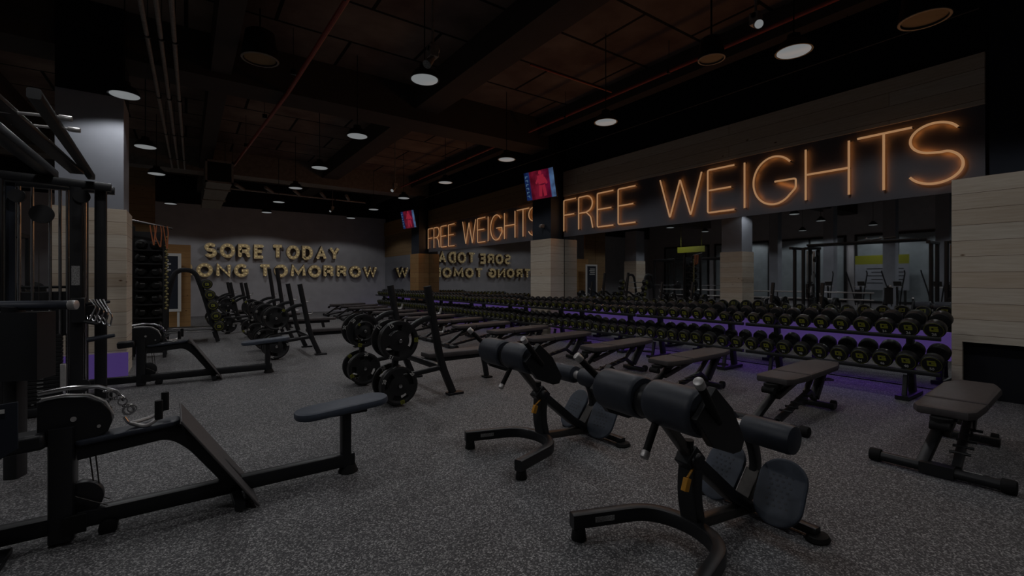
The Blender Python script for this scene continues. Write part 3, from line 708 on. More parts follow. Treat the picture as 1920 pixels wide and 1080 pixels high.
bn = make_bench('charcoal adjustable bench nearest the camera, in front of the wood-clad box')
bn.location = (4.70, 1.02, 0); bn.rotation_euler = (0, 0, R(2))
names = ['second', 'third', 'fourth', 'fifth', 'sixth', 'seventh', 'eighth', 'ninth', 'tenth', 'eleventh', 'twelfth', 'thirteenth', 'fourteenth']
for k in range(1, 15):
    y = 1.02 + 1.36 * k
    dup(bn, (4.78 + (.05 if k % 2 else -.04), y, 0), R([0, 1, -1, .5][k % 4]), 'charcoal adjustable bench beside the dumbbells, %s one counted from the wood-clad box' % (names[k - 1] if k <= 13 else 'farthest'))

# ------------------------------------------------------------------ back extension benches
def make_roman(label):
    t = thing('back_extension_bench', label, 'exercise bench', (0, 0, 0), 0, '45 degree back extension benches')
    m = MB(); m.rtube(fillet([(-.10, .40, .11), (.37, .25, .11), (.46, 0, .11), (.37, -.25, .11), (-.10, -.40, .11)], .22, 6), .07, .085); m.build('front_base', M['steel'], t)
    for s in (-1, 1): MB().cyl((-.06, s * .385, .0), (-.06, s * .385, .075), .045, .036, 16, ch=.006).build('rubber_foot', M['rubber'], t)
    MB().box((.07, .3055, .115), (.12, .002, .03), (0, 0, R(-17.7))).build('name_sticker', M['sticker'], t)
    m = MB(); m.rtube(fillet([(.46, 0, .12), (.42, 0, .3), (.44, 0, .48)], .12, 5), .075, .12, (0, 1, 0)); m.build('upright', M['steel'], t)
    m = MB(); m.rtube(fillet([(.44, 0, .12), (.8, 0, .09), (1.12, 0, .06)], .1), .06, .07, (0, 1, 0)); m.build('base_beam', M['steel_grey'], t)
    m = MB(); m.rtube([(.44, 0, .49), (.80, 0, .20), (.98, 0, .09)], .07, .09, (0, 1, 0)); m.build('rear_beam', M['steel'], t)
    m = MB(); m.rtube([(.44, 0, .49), (.16, 0, .80)], .05, .06, (0, 1, 0)); m.build('telescopic_tube', M['steel_grey'], t)
    MB().box((.43, 0, .49), (.12, .09, .12), (0, R(45), 0)).cyl((.43, -.065, .49), (.43, .065, .49), .046, n=18, ch=.008).build('clamp', M['steel'], t, .008)
    k = MB().cyl((.39, -.02, .57), (.39, -.02, .61), .026, .03, 14).cyl((.40, -.02, .53), (.39, -.02, .57), .012, n=10); k.build('clamp_knob', M['rubber'], t)
    MB().box((.33, -.05, .385), (.035, .03, .07), (0, R(20), 0)).cyl((.34, -.05, .42), (.41, -.04, .46), .007, n=8).build('pull_pin', M['orange'], t, .008)
    # hip pads: thick half-round cushions either side of the tube
    prof = []
    for k in range(24):
        a = R(15 * k); prof.append((.125 * math.cos(a), .112 * math.sin(a)))
    for s in (-1, 1):
        m = MB(); y0, y1 = (.035, .325) if s > 0 else (-.325, -.035)
        T = Matrix.Translation((.10, 0, .87)) @ Matrix.Rotation(R(38), 4, 'Y')
        rings = [(y0, .9), (y0 + .012, .98), (y0 + .03, 1), (y1 - .03, 1), (y1 - .012, .98), (y1, .9)]
        vs = []; n = len(prof)
        for y, sc in rings: vs += [(p[0] * sc, y, p[1] * sc) for p in prof]
        fs = [(i * n + q, i * n + (q + 1) % n, (i + 1) * n + (q + 1) % n, (i + 1) * n + q) for i in range(len(rings) - 1) for q in range(n)]
        fs += [tuple(reversed(range(n))), tuple((len(rings) - 1) * n + q for q in range(n))]
        m.add(vs, fs, 0, T); m.build('hip_pad', M['pad'], t, sharp=50)
        m = MB(); T2 = T @ Matrix.Translation((0.03, s * .34, .015))
        m.prism([(-.11, -.08), (.08, -.12), (.24, -.07), (.29, -.03), (.28, .03), (.10, .10), (-.08, .11)], -.02, .02, T2 @ Matrix.Rotation(R(90), 4, 'X')); m.build('pad_bracket', M['steel'], t, .004)
    MB().box((.10, 0, .83), (.16, .58, .03), (0, R(38), 0)).cyl((.10, -.05, .86), (.10, .05, .86), .09, n=22, ch=.008).build('pad_carrier', M['steel'], t, .006)
    for s in (-1, 1):
        a = Vector((.17, s * .35, .83)); b = Vector((-.03, s * .40, 1.03))
        MB().cyl(a, b, .02, n=14).build('hand_grip', M['rubber'], t)
        d = (b - a).normalized(); MB().cyl(b, b + d * .045, .0235, n=16, ch=.004).build('grip_end', M['alu'], t)
    a = Vector((.08, -.07, .80)); b = Vector((-.04, -.10, .655))
    MB().cyl(a, b, .019, n=12).build('lower_grip', M['rubber'], t); d = (b - a).normalized(); MB().cyl(b, b + d * .035, .022, n=14, ch=.004).build('grip_end', M['alu'], t)
    # foot plates: two ovals leaning towards the pads
    for s in (-1, 1):
        T = Matrix.Translation((1.02, s * .19, .23)) @ Matrix.Rotation(R(-8 * s), 4, 'Z') @ Matrix.Rotation(R(-56), 4, 'Y')
        MB().pad(rrect(.40, .27, .13, 8), .03, T, .008).build('foot_plate', M['pad_blue'], t)
        r_ = MB()
        for i in range(7):
            for j in range(4): r_.box((-.09 + .03 * i, -.055 + .035 * j + (.012 if i % 2 else 0), .0165), (.012, .014, .002), None)
        r2 = MB(); r2.v = [T @ p for p in r_.v]; r2.f = r_.f; r2.m = r_.m; r2.build('tread', M['pad'], t)
    m = MB(); m.box((.99, 0, .2), (.24, .09, .03), (0, R(-50), 0)); m.build('plate_bracket', M['steel_grey'], t, .006)
    m = MB(); m.rtube(fillet([(.96, 0, .10), (1.10, 0, .28), (1.05, 0, .48), (.92, 0, .62)], .16, 6), .07, .05, (0, 1, 0)); m.build('roller_arm', M['steel'], t)
    for s in (-1, 1):
        MB().lathe([(0.0, .04), (.05, .04), (.078, .05), (.083, .07), (.083, .31), (.078, .33), (.05, .342), (0.0, .342)], Matrix.Translation((.90, 0, .60)) @ Matrix.Rotation(R(-90 * s), 4, 'X'), 26).build('calf_roller', M['pad'], t)
    MB().cyl((.90, -.34, .60), (.90, .34, .60), .014, n=10).cyl((.9, -.045, .60), (.9, .045, .60), .04, n=16).build('roller_axle', M['alu'], t)
    m = MB(); m.rtube([(1.10, -.36, .045), (1.10, .36, .045)], .06, .05); m.build('rear_base', M['steel'], t)
    for s in (-1, 1): MB().lathe([(.055, 0), (.06, .01), (.05, .03), (0, .035)], Matrix.Translation((1.10, s * .36, 0)) @ Matrix.Scale(1.3, 4, (1, 0, 0)), 18).build('rear_foot', M['rubber'], t)
    return t
rm = make_roman('black back extension bench nearest the camera, dark blue hip pads and orange pin')
rm.location = (1.90, 1.58, 0); rm.rotation_euler = (0, 0, R(-3))
dup(rm, (2.13, 3.20, 0), R(0), 'black back extension bench standing behind the nearest one')

# ------------------------------------------------------------------ seated row machines
def make_row(label):
    t = thing('seated_row_machine', label, 'rowing machine', (0, 0, 0), 0, 'seated row machines')
    # local x along the beam, 0 = pulley column
    m = MB(); m.rtube([(-.55, 0, .10), (.6, 0, .10), (1.66, 0, .10)], .085, .10); m.build('base_beam', M['steel'], t)
    m = MB(); m.rtube([(0, 0, 0.02), (0, 0, .66)], .11, .19, (0, 1, 0)); m.build('column', M['steel'], t)
    m = MB()
    o_ = [(-.10, .56), (.12, .56), (.20, .60), (.22, .66), (.21, .72), (.17, .78), (.10, .82), (.0, .83), (-.10, .82)]
    m.prism(o_, -.055, .055, Matrix.Rotation(R(90), 4, 'X')); m.build('pulley_housing', M['steel'], t, .006)
    MB().tube([(-.08, -.06, .835), (.02, -.06, .845), (.12, -.06, .83), (.19, -.06, .78), (.225, -.06, .70)], .006, 8, up=(0, 1, 0)).build('housing_trim', M['alu'], t)
    MB().box((-.16, -.03, .60), (.2, .16, .09), (0, R(-4), 0)).build('foot_bracket', M['steel'], t, .02)
    MB().cyl((.05, -.062, .70), (.05, -.05, .70), .014, n=12).cyl((.16, -.062, .64), (.16, -.05, .64), .009, n=10).build('bolt', M['alu'], t)
    rings = MB()
    for k in range(6): rings.lathe([(.018, -.004), (.025, -.004), (.025, .004), (.018, .004), (.018, -.004)], Matrix.Translation((.20 + .022 * k, -.05 + .006 * (k % 2), .84 - .025 * k)) @ Matrix.Rotation(R(90 * (k % 2)), 4, 'X'), 12, 0, False)
    rings.tube([(-.1, -.03, .86), (.02, -.02, .875), (.15, .0, .865), (.23, .02, .82), (.27, .02, .76)], .012, 8, up=(0, 1, 0)); rings.build('chain', M['chrome'], t)
    m = MB(); m.tube(fillet([(.27, 0, .66), (.28, 0, .64), (.29, .0, .62), (.31, .0, .615)], .02), .008).lathe([(.020, -.006), (.032, -.006), (.032, .006), (.020, .006), (.020, -.006)], Matrix.Translation((.29, 0, .70)) @ Matrix.Rotation(R(90), 4, 'X'), 16, 0, False); m.build('snap_hook', M['chrome'], t)
    m = MB(); m.tube(fillet([(.30, 0, .615), (.38, -.07, .60), (.44, -.07, .64), (.44, -.07, .74)], .03), .011); m.tube(fillet([(.30, 0, .615), (.40, .07, .62), (.47, .07, .66), (.47, .07, .76)], .03), .011); m.build('row_handle', M['alu'], t)
    MB().cyl((.44, -.07, .635), (.44, -.07, .75), .021, n=12).build('handle_grip', M['rubber'], t); MB().cyl((.47, .07, .655), (.47, .07, .77), .021, n=12).build('handle_grip', M['rubber'], t)
    m = MB(); m.rtube(fillet([(.06, 0, .50), (.50, 0, .545), (.62, 0, .45), (.88, 0, .08)], .2, 7), .10, .085, (0, 1, 0)); m.build('curved_frame', M['steel'], t)
    # sloping foot plate on the front of the frame
    T = frame((.76, 0, .33), (.55, 0, -.83), (0, 1, 0)); m = MB(); m.box((0, 0, 0), (.76, .52, .012)); m.v = [T @ p for p in m.v]
    m.build('foot_plate', M['footplate'], t, .004)
    T = frame((.30, 0, .575), (1, 0, .08), (0, 1, 0)); MB().pad(rrect(.5, .16, .04), .03, T, .01).build('tool_tray', M['pad'], t)
    for s in (-1, 1): MB().cyl((-.02, s * .052, .30), (.2, s * .05, .16), .003, n=6).build('cable', M['steel_grey'], t)
    MB().cyl((.08, -.03, .22), (.08, .03, .22), .10, n=26, ch=.008).build('lower_pulley', M['steel'], t)
    MB().cyl((.13, 0, .30), (.10, 0, .60), .004, n=6).cyl((.155, 0, .28), (.13, 0, .58), .004, n=6).build('pull_cable', M['steel_grey'], t)
    MB().cyl((.20, -.07, .03), (.20, .07, .03), .045, n=16, ch=.005).box((.06, -.1, .11), (.1, .02, .1)).build('leveling_foot', M['rubber'], t)
    # seat
    o_ = rrect(.70, .28, .13, 8)
    T = Matrix.Translation((1.58, 0, .515)) @ Matrix.Rotation(R(-4), 4, 'Y'); MB().pad(o_, .055, T, .016).build('seat', M['pad_blue'], t)
    m = MB(); m.rtube([(1.6, 0, .05), (1.6, 0, .46)], .07, .09, (0, 1, 0)); m.box((1.6, 0, .47), (.3, .12, .02)); m.build('seat_post', M['steel'], t)
    MB().cyl((1.62, 0, 0), (1.62, 0, .06), .075, .055, 18, ch=.006).build('rubber_foot', M['rubber'], t)
    m = MB(); m.rtube([(.86, -.25, .04), (.86, .25, .04)], .06, .05); m.build('cross_foot', M['steel'], t)
    return t
rw = make_row('black seated row machine nearest the camera with a slate blue seat')
rw.location = (-.58, 3.68, 0); rw.rotation_euler = (0, 0, R(1))
dup(rw, (-.52, 8.42, 0), R(0), 'black seated row machine farther off beside the left wood-clad pillar')

# ------------------------------------------------------------------ weight plates and Olympic benches
_pl = {}
def plate_mesh(r, num):
    if (r, num) in _pl: return _pl[(r, num)]
    m = MB(); n = 36; rad = [.026, .045, .045 + (r - .045) * .25, .045 + (r - .045) * .40, .045 + (r - .045) * .74, r * .90, r]
    th = [.026, .026, .016, .016, .016, .024, .020]
    def hole(i, k): return i == 3 and (k % 12) in (2, 3, 4, 5, 6, 7, 8)
    idx = {}
    def vid(i, k, sd):
        k %= n; key = (i, k, sd)
        if key not in idx:
            a = 2 * math.pi * k / n; m.v.append(Vector((rad[i] * math.cos(a), sd * th[i], rad[i] * math.sin(a)))); idx[key] = len(m.v) - 1
        return idx[key]
    def face(*q): m.f.append(list(q)); m.m.append(0)
    for i in range(6):
        for k in range(n):
            if hole(i, k): continue
            face(vid(i, k, 1), vid(i, k + 1, 1), vid(i + 1, k + 1, 1), vid(i + 1, k, 1)); face(vid(i + 1, k, -1), vid(i + 1, k + 1, -1), vid(i, k + 1, -1), vid(i, k, -1))
            for kk, ed in ((k - 1, k), (k + 1, k + 1)):
                if hole(i, kk % n): face(vid(i, ed, 1), vid(i + 1, ed, 1), vid(i + 1, ed, -1), vid(i, ed, -1))
            for ii, e in ((i - 1, i), (i + 1, i + 1)):
                if 0 <= ii < 6 and hole(ii, k): face(vid(e, k, 1), vid(e, k, -1), vid(e, k + 1, -1), vid(e, k + 1, 1))
    for i in (0, 6):
        for k in range(n): face(vid(i, k, 1), vid(i, k, -1), vid(i, k + 1, -1), vid(i, k + 1, 1))
    pm = m.mesh('plate_disc', M['plate'], 28)
    d = MB(); rr = rad[4] + (r - rad[4]) * .4
    F = frame((rr * math.cos(R(-60)), -.0245, rr * math.sin(R(-60))), (1, 0, 0), (0, 0, 1)); q = r * .2
    d.box((0, 0, 0), (q * 1.1, q, .001)); d.v = [F @ Matrix.Rotation(R(30), 4, 'Z') @ p for p in d.v]
    lg = d.mesh('logo_patch', M['yellow'])
    g2 = MB(); F2 = F @ Matrix.Translation((0, 0, .002)) @ Matrix.Rotation(R(30), 4, 'Z')
    for st in GL: g2.ribbon([((a - .5) * q * .8, (b - .5) * q * .7) for a, b in st], q * .12, F2, 0, .001, 0, 0)
    g3 = g2.mesh('logo_letter', M['plate'])
    tx = text_mesh(num, r * .25, M['white'], 'weight_number')
    _pl[(r, num)] = (pm, lg, g3, tx, rr); return _pl[(r, num)]
def put_plate(loc, r, num, spin, label, group, parts=True):
    pm, lg, g3, tx, rr = plate_mesh(r, num)
    t = thing('weight_plate', label, 'weight plate', loc, 0, group); t.rotation_euler = (0, spin, 0)
    link('plate_disc', pm, t)
    if parts:
        link('logo_patch', lg, t); link('logo_letter', g3, t)
        for a in (60, 180):
            A = R(a); e = frame((0, 0, 0), (math.sin(A), 0, -math.cos(A)), (math.cos(A), 0, math.sin(A))).to_euler()
            link('weight_number', tx, t, loc=(rr * math.cos(A), -.0255, rr * math.sin(A)), rot=e)
    return t
def make_press(label, h=1.42):
    t = thing('olympic_bench', label, 'weight bench', (0, 0, 0), 0, 'Olympic benches with plate storage')
    # local x=0 at foot of the uprights, uprights at y = +-.65, pad runs along +x
    for s in (-.65, .65):
        m = MB(); m.rtube(fillet([(0.0, s, .03), (-.17, s, .42), (-.36, s, h)], .2, 5), .085, .085, (0, 1, 0)); m.build('upright', M['steel'], t)
        MB().box((.03, s, .015), (.22, .11, .03)).build('foot_plate', M['steel'], t, .004)
        m = MB(); m.rtube(fillet([(-.28, s, 1.02), (-.44, s, 1.0), (-.76, s, .80), (-.80, s, .30), (-.80, s, .04)], .2, 6), .07, .07, (0, 1, 0)); m.rtube([(-.80, s, .30), (-.12, s, .38)], .06, .06, (0, 1, 0)); m.build('storage_frame', M['steel'], t)
        MB().box((-.80, s, .012), (.12, .2, .024)).build('rear_foot', M['rubber'], t, .004)
        for z in (.25, .78): MB().cyl((-.80, s - .22, z), (-.80, s + .22, z), .022, n=16, ch=.004).cyl((-.80, s - .06, z), (-.80, s + .06, z), .04, n=16).build('plate_horn', M['chrome'], t)
        for z in (.84, 1.08): MB().tube(fillet([(-.26 - (z - .84) * .2, s, z), (-.14 - (z - .84) * .2, s, z - .02), (-.12 - (z - .84) * .2, s, z + .06)], .03), .014).build('bar_hook', M['alu'], t)
    m = MB(); m.rtube([(-.14, -.65, .36), (-.14, .65, .36)], .08, .08); m.build('cross_tube', M['steel'], t)
    m = MB(); m.rtube([(-.14, 0, .36), (1.05, 0, .37)], .08, .07, (0, 1, 0)); m.rtube(fillet([(.86, 0, .36), (.90, 0, .2), (.93, 0, .03)], .05), .07, .06, (0, 1, 0)); m.build('bench_frame', M['steel'], t)
    MB().box((.94, 0, .012), (.12, .14, .024)).build('bench_foot', M['rubber'], t, .005)
    T = Matrix.Translation((.52, 0, .435)); MB().pad([(-.62, -.13), (.1, -.15), (.62, -.15), (.68, -.1), (.68, .1), (.62, .15), (.1, .15), (-.62, .13)], .07, T, .02).build('bench_pad', M['pad_brown'], t)
    return t
p0 = make_press('black Olympic bench with stored plates standing nearest, behind the back extension benches')
p0.location = (2.86, 6.06, 0)
PR = [(p0, 2.86, 6.06, 'nearest'), (None, 2.18, 10.45, 'second'), (None, 2.20, 13.4, 'third'), (None, 1.75, 15.9, 'fourth'), (None, 1.55, 18.4, 'farthest')]
for i, (o_, x, y, nm_) in enumerate(PR):
    if i == 2:
        tall = make_press('black Olympic bench with tall uprights and stored plates, third from the camera', 1.80); tall.location = (x, y, 0)
    elif o_ is None: dup(p0, (x, y, 0), 0, 'black Olympic bench with stored plates, %s from the camera' % nm_)
    for s, sn in ((-.65, 'near'), (.65, 'far')):
        for z, zn, r, num in ((.25, 'lower', .225, '20'), (.78, 'upper', .235 if i < 1 else .22, '20' if s > 0 else '15')):
            for j, (off, rr) in enumerate(((-.17, r), (-.12, r), (.12, r), (.17, r * .8))):
                if i == 0 and s > 0 and z > .5 and j == 0: rr = .14
                if i > 1 and j in (2, 3): continue
                nu = num if rr > .2 else '5'
                jn = ['front', 'second', 'third', 'rear'][j]
                put_plate((x - .80, y + s + off, z), rr, nu, R([20, 95, -60, 170, 45, -110][(i * 3 + j + (1 if s > 0 else 0) + (2 if z > .5 else 0)) % 6]),
                          'black %s kg plate, %s on the %s horn, %s side of the %s Olympic bench' % (nu, jn, zn, sn, nm_), 'grip plates stored on the Olympic benches', parts=(j == 0 or i == 0))

# ------------------------------------------------------------------ arched fixed-barbell rack
t = thing('barbell_rack', 'black arched rack of fixed barbells in front of the far wood-clad pillar', 'rack', (-.05, 13.2, 0))
for y in (0, 1.0):
    m = MB(); m.rtube(fillet([(-.34, y, .02), (-.34, y, 1.0), (-.16, y, 1.74), (.22, y, 1.74), (.42, y, 1.1), (.68, y, .02)], .34, 7), .09, .07, (0, 1, 0)); m.build('arch', M['steel'], t)
m = MB(); m.rtube([(-.4, 0, .28), (-.4, 1, .28)], .06, .06).rtube([(.58, 0, .28), (.58, 1, .28)], .06, .06); m.box((.1, .5, .32), (.9, .9, .03)); m.build('base_shelf', M['steel'], t)
m = MB(); m.rtube([(-.45, -.02, .35), (.6, -.02, .35)], .03, .05).rtube([(-.45, -.02, .28), (.6, -.02, .28)], .03, .03); m.build('chrome_rail', M['chrome'], t)
for k in range(5):
    f = k / 4; x = .36 + .24 * f; z = 1.40 - 1.0 * f
    b = thing('fixed_barbell', 'fixed barbell with round yellow-ringed ends, %s from the top of the arched rack' % word(k + 1), 'barbell', (-.05 + x + .09, 13.2, z), 0, 'fixed barbells on the arched rack')
    MB().cyl((0, -.1, 0), (0, 1.1, 0), .014, n=10).build('bar', M['chrome'], b)
    for ya, yb in ((-.24, -.06), (1.06, 1.24)):
        m = MB().cyl((0, ya, 0), (0, yb, 0), .115, n=24, ch=.012)
        F = frame((0, ya - .001, 0), (1, 0, 0), (0, 0, 1)); m.ribbon(arcp(0, 0, .085, .085, 0, 360, 24)[:-1], .005, F, 0, .002, 1, 1, True)
        m.ribbon([((a - .5) * .07, (q - .5) * .06) for a, q in GL[0]], .016, F, 0, .002, 1, 1); m.build('head', [M['plate'], M['yellow']], b)

# ------------------------------------------------------------------ cable towers
def make_tower(label):
    t = thing('cable_tower', label, 'cable machine', (0, 0, 0), 0, 'cable towers of the crossover')
    Ht = 2.62
    for (x, y) in ((0, 0), (0.2, .12), (-.62, 0), (-.62, .5), (0, .5)):
        m = MB(); m.rtube([(x, y, .02), (x, y, Ht)], .11, .09, (0, 1, 0)); m.build('upright', M['steel'], t)
    m = MB(); m.rtube([(-.68, 0, .06), (.28, 0, .06)], .12, .1).rtube([(-.68, .5, .06), (.28, .5, .06)], .12, .1).rtube([(-.62, 0, .06), (-.62, .5, .06)], .1, .1); m.build('base_frame', M['steel'], t)
    m = MB(); m.rtube([(-.7, 0, Ht), (.3, 0, Ht - .04)], .1, .09).rtube([(-.7, .5, Ht), (.3, .5, Ht)], .1, .09); m.build('top_frame', M['steel'], t)
    for x in (-.46, -.36, -.22, -.14, -.08, .07): MB().cyl((x, .06, .12), (x, .06, Ht - .1), .015, n=12).build('guide_rod', M['chrome'], t)
    m = MB()
    for k in range(18): m.box((-.29, .06, .16 + .042 * k), (.34, .13, .036))
    m.build('weight_stack', M['plate'], t, .004)
    m = MB()
    for k in range(18): m.box((-.29, -.007, .16 + .042 * k), (.05, .002, .012))
    m.build('weight_scale', M['sticker'], t)
    MB().box((-.27, .12, 1.12), (.42, .10, .5)).box((-.27, .12, 1.42), (.44, .04, .03)).build('stack_shroud', M['steel'], t, .01)
    MB().box((.10, -.02, 1.12), (.16, .14, .18)).cyl((.02, -.08, 1.22), (.3, -.1, 1.25), .018, n=10).build('guide_carriage', M['steel'], t, .012)
    MB().box((-.52, .03, 1.45), (.07, .012, 2.2)).build('side_panel', M['navy'], t, .003)
    MB().box((.0, -.05, 1.55), (.07, .004, .22)).build('instruction_plate', M['sticker'], t)
    for (x, z, rr) in ((-.46, 2.40, .07), (-.27, 2.22, .10), (.05, 2.45, .075), (.05, .3, .075)): MB().lathe([(.02, -.02), (rr, -.02), (rr, -.012), (rr * .9, 0), (rr, .012), (rr, .02), (.02, .02)], Matrix.Translation((x, -.05, z)) @ Matrix.Rotation(R(90), 4, 'X'), 28).build('pulley', M['plate'], t)
    MB().cyl((-.3, -.01, 2.0), (-.3, .0, 1.0), .004, n=6).cyl((.07, -.04, 2.4), (.07, -.04, .9), .004, n=6).cyl((-.2, -.01, 2.3), (-.2, -.01, 1.0), .004, n=6).build('steel_cable', M['steel_grey'], t)
    MB().box((.03, -.09, 1.16), (.12, .12, .28)).cyl((.03, -.12, 1.05), (.2, -.16, 1.0), .02, n=10).build('pulley_carriage', M['steel'], t, .01)
    m = MB()
    for k in range(5): m.tube(fillet([(.12 + .03 * k, -.12, 1.28), (.18 + .035 * k, -.14, 1.2 - .03 * k), (.12 + .045 * k, -.15, 1.04 - .02 * k), (.1 + .03 * k, -.12, 1.1)], .03), .008, 6)
    m.build('hanging_handles', M['chrome'], t)
    MB().cyl((.1, -.1, .82), (.34, -.14, .86), .03, .02, n=12).build('padded_arm', M['pad'], t)
    for z in (.1,): MB().box((-.1, -.06, .42), (.05, .03, .3)).build('holder', M['alu'], t, .006)
    return t
tw = make_tower('black cable tower farther along the crossover, in front of the left pillar')
tw.location = (-1.02, 7.15, 0); tw.rotation_euler = (0, 0, R(2))
dup(tw, (-1.42, 3.55, 0), R(0), 'black cable tower at the left edge of the picture')
t = thing('crossover_beam', 'black overhead crossover beam with pull-up grips joining both cable towers', 'beam', (-1.25, 4.1, 2.70))
m = MB(); m.rtube([(0, 0, 0), (0.0, 3.2, 0)], .12, .1).rtube([(.45, 0.1, 0), (.35, 3.1, 0)], .07, .07); m.build('beam_tube', M['steel'], t)
for k, y in enumerate((1.0, 1.35)):
    MB().cyl((.08, y, .08), (.42, y, .10), .012, n=10).build('pull_up_bar', M['alu'], t); MB().cyl((.42, y, .10), (.50, y, .10), .022, n=12, ch=.004).build('bar_end', M['alu'], t)
m = MB(); m.rtube([(.1, .7, .12), (.3, 2.6, -.05)], .12, .04); m.build('cover_plate', M['steel_grey'], t)
# lat pull-down seat with thigh rollers at the left edge
t = thing('lat_pulldown_seat', 'black pull-down seat post with two padded thigh rollers at the left edge', 'weight machine', (-.93, 3.42, 0))
m = MB(); m.rtube([(0, .1, .02), (0, .1, 1.0)], .1, .1, (0, 1, 0)); m.build('post', M['steel'], t)
MB().box((0, .1, .015), (.3, .3, .03)).build('base_plate', M['steel'], t, .004)
for z in (1.02, .88):
    MB().lathe([(0, 0), (.06, .0), (.075, .015), (.075, .3), (.06, .315), (0, .315)], Matrix.Translation((-.2, 0, z)) @ Matrix.Rotation(R(90), 4, 'Y'), 22).build('thigh_roller', M['pad'], t)
MB().prism([(-.02, 0), (.17, .02), (.17, -.22), (.02, -.32)], -.006, .006, Matrix.Translation((.06, -.04, .86)) @ Matrix.Rotation(R(90), 4, 'X')).build('placard', M['navy'], t, .003)
MB().box((.17, -.055, .84), (.03, .004, .02)).cyl((.1, -.06, .78), (.1, -.05, .78), .01).build('badge', M['white'], t)
# padded grip bar with a pale end cap
t = thing('padded_grip_bar', 'horizontal padded machine arm with a pale end cap at the left edge', 'machine arm', (-1.05, 4.95, 1.31), R(-20))
MB().cyl((-.35, 0, 0), (.34, 0, 0), .035, n=18, ch=.006).build('grip', M['pad'], t)
MB().cyl((.34, 0, 0), (.39, 0, 0), .037, n=18, ch=.006).build('end_cap', M['alu'], t)
m = MB(); m.rtube([(0, 0, 0), (-.05, .1, -.6), (-.05, .1, -1.31)], .09, .12, (0, 1, 0)); m.box((0.02, 0.02, -.3), (.34, .2, .5)); m.build('arm_post', M['steel'], t)

# ------------------------------------------------------------------ tall accessory unit
t = thing('accessory_tower', 'tall black accessory tower with hanging orange straps beside the left pillar', 'storage rack', (-.84, 11.2, 0))
for (x, y) in ((0, 0), (.50, 0), (0, .45), (.50, .45)):
    m = MB(); m.rtube([(x, y, 0), (x, y, 2.55)], .06, .06, (0, 1, 0)); m.build('upright', M['steel'], t)
MB().box((.25, .40, 1.25), (.46, .03, 2.4)).build('back_panel', M['steel'], t)
for k in range(8):
    MB().box((.25, .22, .25 + .26 * k), (.50, .40, .022)).build('shelf', M['steel'], t)
m = MB(); m.tube([(-.06, -.02, 2.63), (.62, -.02, 2.50)], .02); m.build('top_bar', M['steel_grey'], t)
for k in range(3):
    o = MB().tube(fillet([(0, 0, 0), (.03 - .05 * (k % 2), 0, -.22), (.06, 0, -.40 - .03 * k), (.08, 0, -.12), (.06, 0, 0)], .05), .010, 8, up=(0, 1, 0)).build('resistance_strap', M['strap'], None, loc=(-.56 + .10 * k, 11.12, 2.54))
    tag(o, ['left', 'middle', 'right'][k] + ' one of three orange straps hanging on the accessory tower', 'strap', 'orange straps on the accessory tower')
for k in range(8):
    for j in range(2):
        o = MB().lathe([(0, -.085), (.06, -.078), (.095, -.03), (.10, .0), (.095, .03), (.06, .078), (0, .085)], Matrix.Rotation(R(90), 4, 'X'), 18).box((.02 * (-1) ** k, -.085, .03), (.07, .002, .008), None, 1).build('medicine_ball', [M['rubber'], M['sticker']], None, loc=(-.70 + .22 * j, 11.38, .25 + .011 + .100 + .26 * k))
        tag(o, 'black medicine ball, %s on the %s shelf from the bottom of the accessory tower' % (['left', 'right'][j], word(k + 1)), 'medicine ball', 'medicine balls on the accessory tower')
m = MB()
for k in range(26): m.lathe([(0, -.028), (.022, -.012), (.026, 0), (.022, .012), (0, .028)], Matrix.Translation((.52 + .02 * (k % 2), -.03, .95 + .055 * k)), 8)
m.build('hanging_chain', M['brass'], t)
# framed board next to far pillar
t = thing('framed_notice_board', 'white framed black notice board leaning by the far wood-clad pillar', 'notice board', (-.92, 17.2, .55))
m = MB(); m.b2((0, 0, 0), (.08, .05, 1.75)).b2((.72, 0, 0), (.80, .05, 1.75)).b2((.08, 0, 1.67), (.72, .05, 1.75)).b2((.08, 0, 0), (.72, .05, .08)); m.build('board_frame', M['white'], t)
MB().b2((.08, .02, .08), (.72, .04, 1.67)).build('board_panel', M['navy'], t)
m = MB()
for k in range(4): m.b2((.16, .012, 1.5 - .09 * k), (.5 + .05 * (k % 2), .02, 1.54 - .09 * k))
m.build('printed_lines', M['white'], t)
m = MB(); m.b2((0.04, .02, -.55), (.10, .06, 0)).b2((.70, .02, -.55), (.76, .06, 0)); m.build('board_leg', M['white'], t)

# ------------------------------------------------------------------ things seen mostly in the mirror, left of the pillars
def stand_rack(x, y, label):
    t = thing('squat_rack', label, 'rack', (x, y, 0), 0, 'power racks beyond the left pillars')
    for (a, b) in ((0, 0), (1.2, 0), (0, 1.2), (1.2, 1.2)):
        m = MB(); m.rtube([(a, b, 0), (a, b, 2.5)], .08, .08, (0, 1, 0)); m.build('upright', M['steel'], t)
    MB().rtube([(0, 0, 2.5), (1.2, 0, 2.5), (1.2, 1.2, 2.5), (0, 1.2, 2.5), (0, 0, 2.5)], .07, .07).build('top_frame', M['steel'], t)
    for xx in (0, 1.2): MB().rtube([(xx, 0, .05), (xx, 1.2, .05)], .08, .08).build('floor_beam', M['steel'], t)
    b = thing('barbell', 'chrome barbell in the ' + label, 'barbell', (x + 1.27, y + .6, 1.25), 0, 'barbells in the power racks')
    MB().cyl((0, -1.05, 0), (0, 1.05, 0), .016, n=10).build('bar', M['chrome'], b)
    for s in (-1, 1):
        MB().cyl((0, s * .8, 0), (0, s * .84, 0), .2, n=24, ch=.006).cyl((0, s * .86, 0), (0, s * .9, 0), .2, n=24, ch=.006).build('bumper_plate', M['plate'], b)
stand_rack(-4.2, 11.4, 'black power rack beyond the left pillars, near the row of columns')
stand_rack(-4.2, 14.0, 'black power rack beyond the left pillars, second towards the back wall')
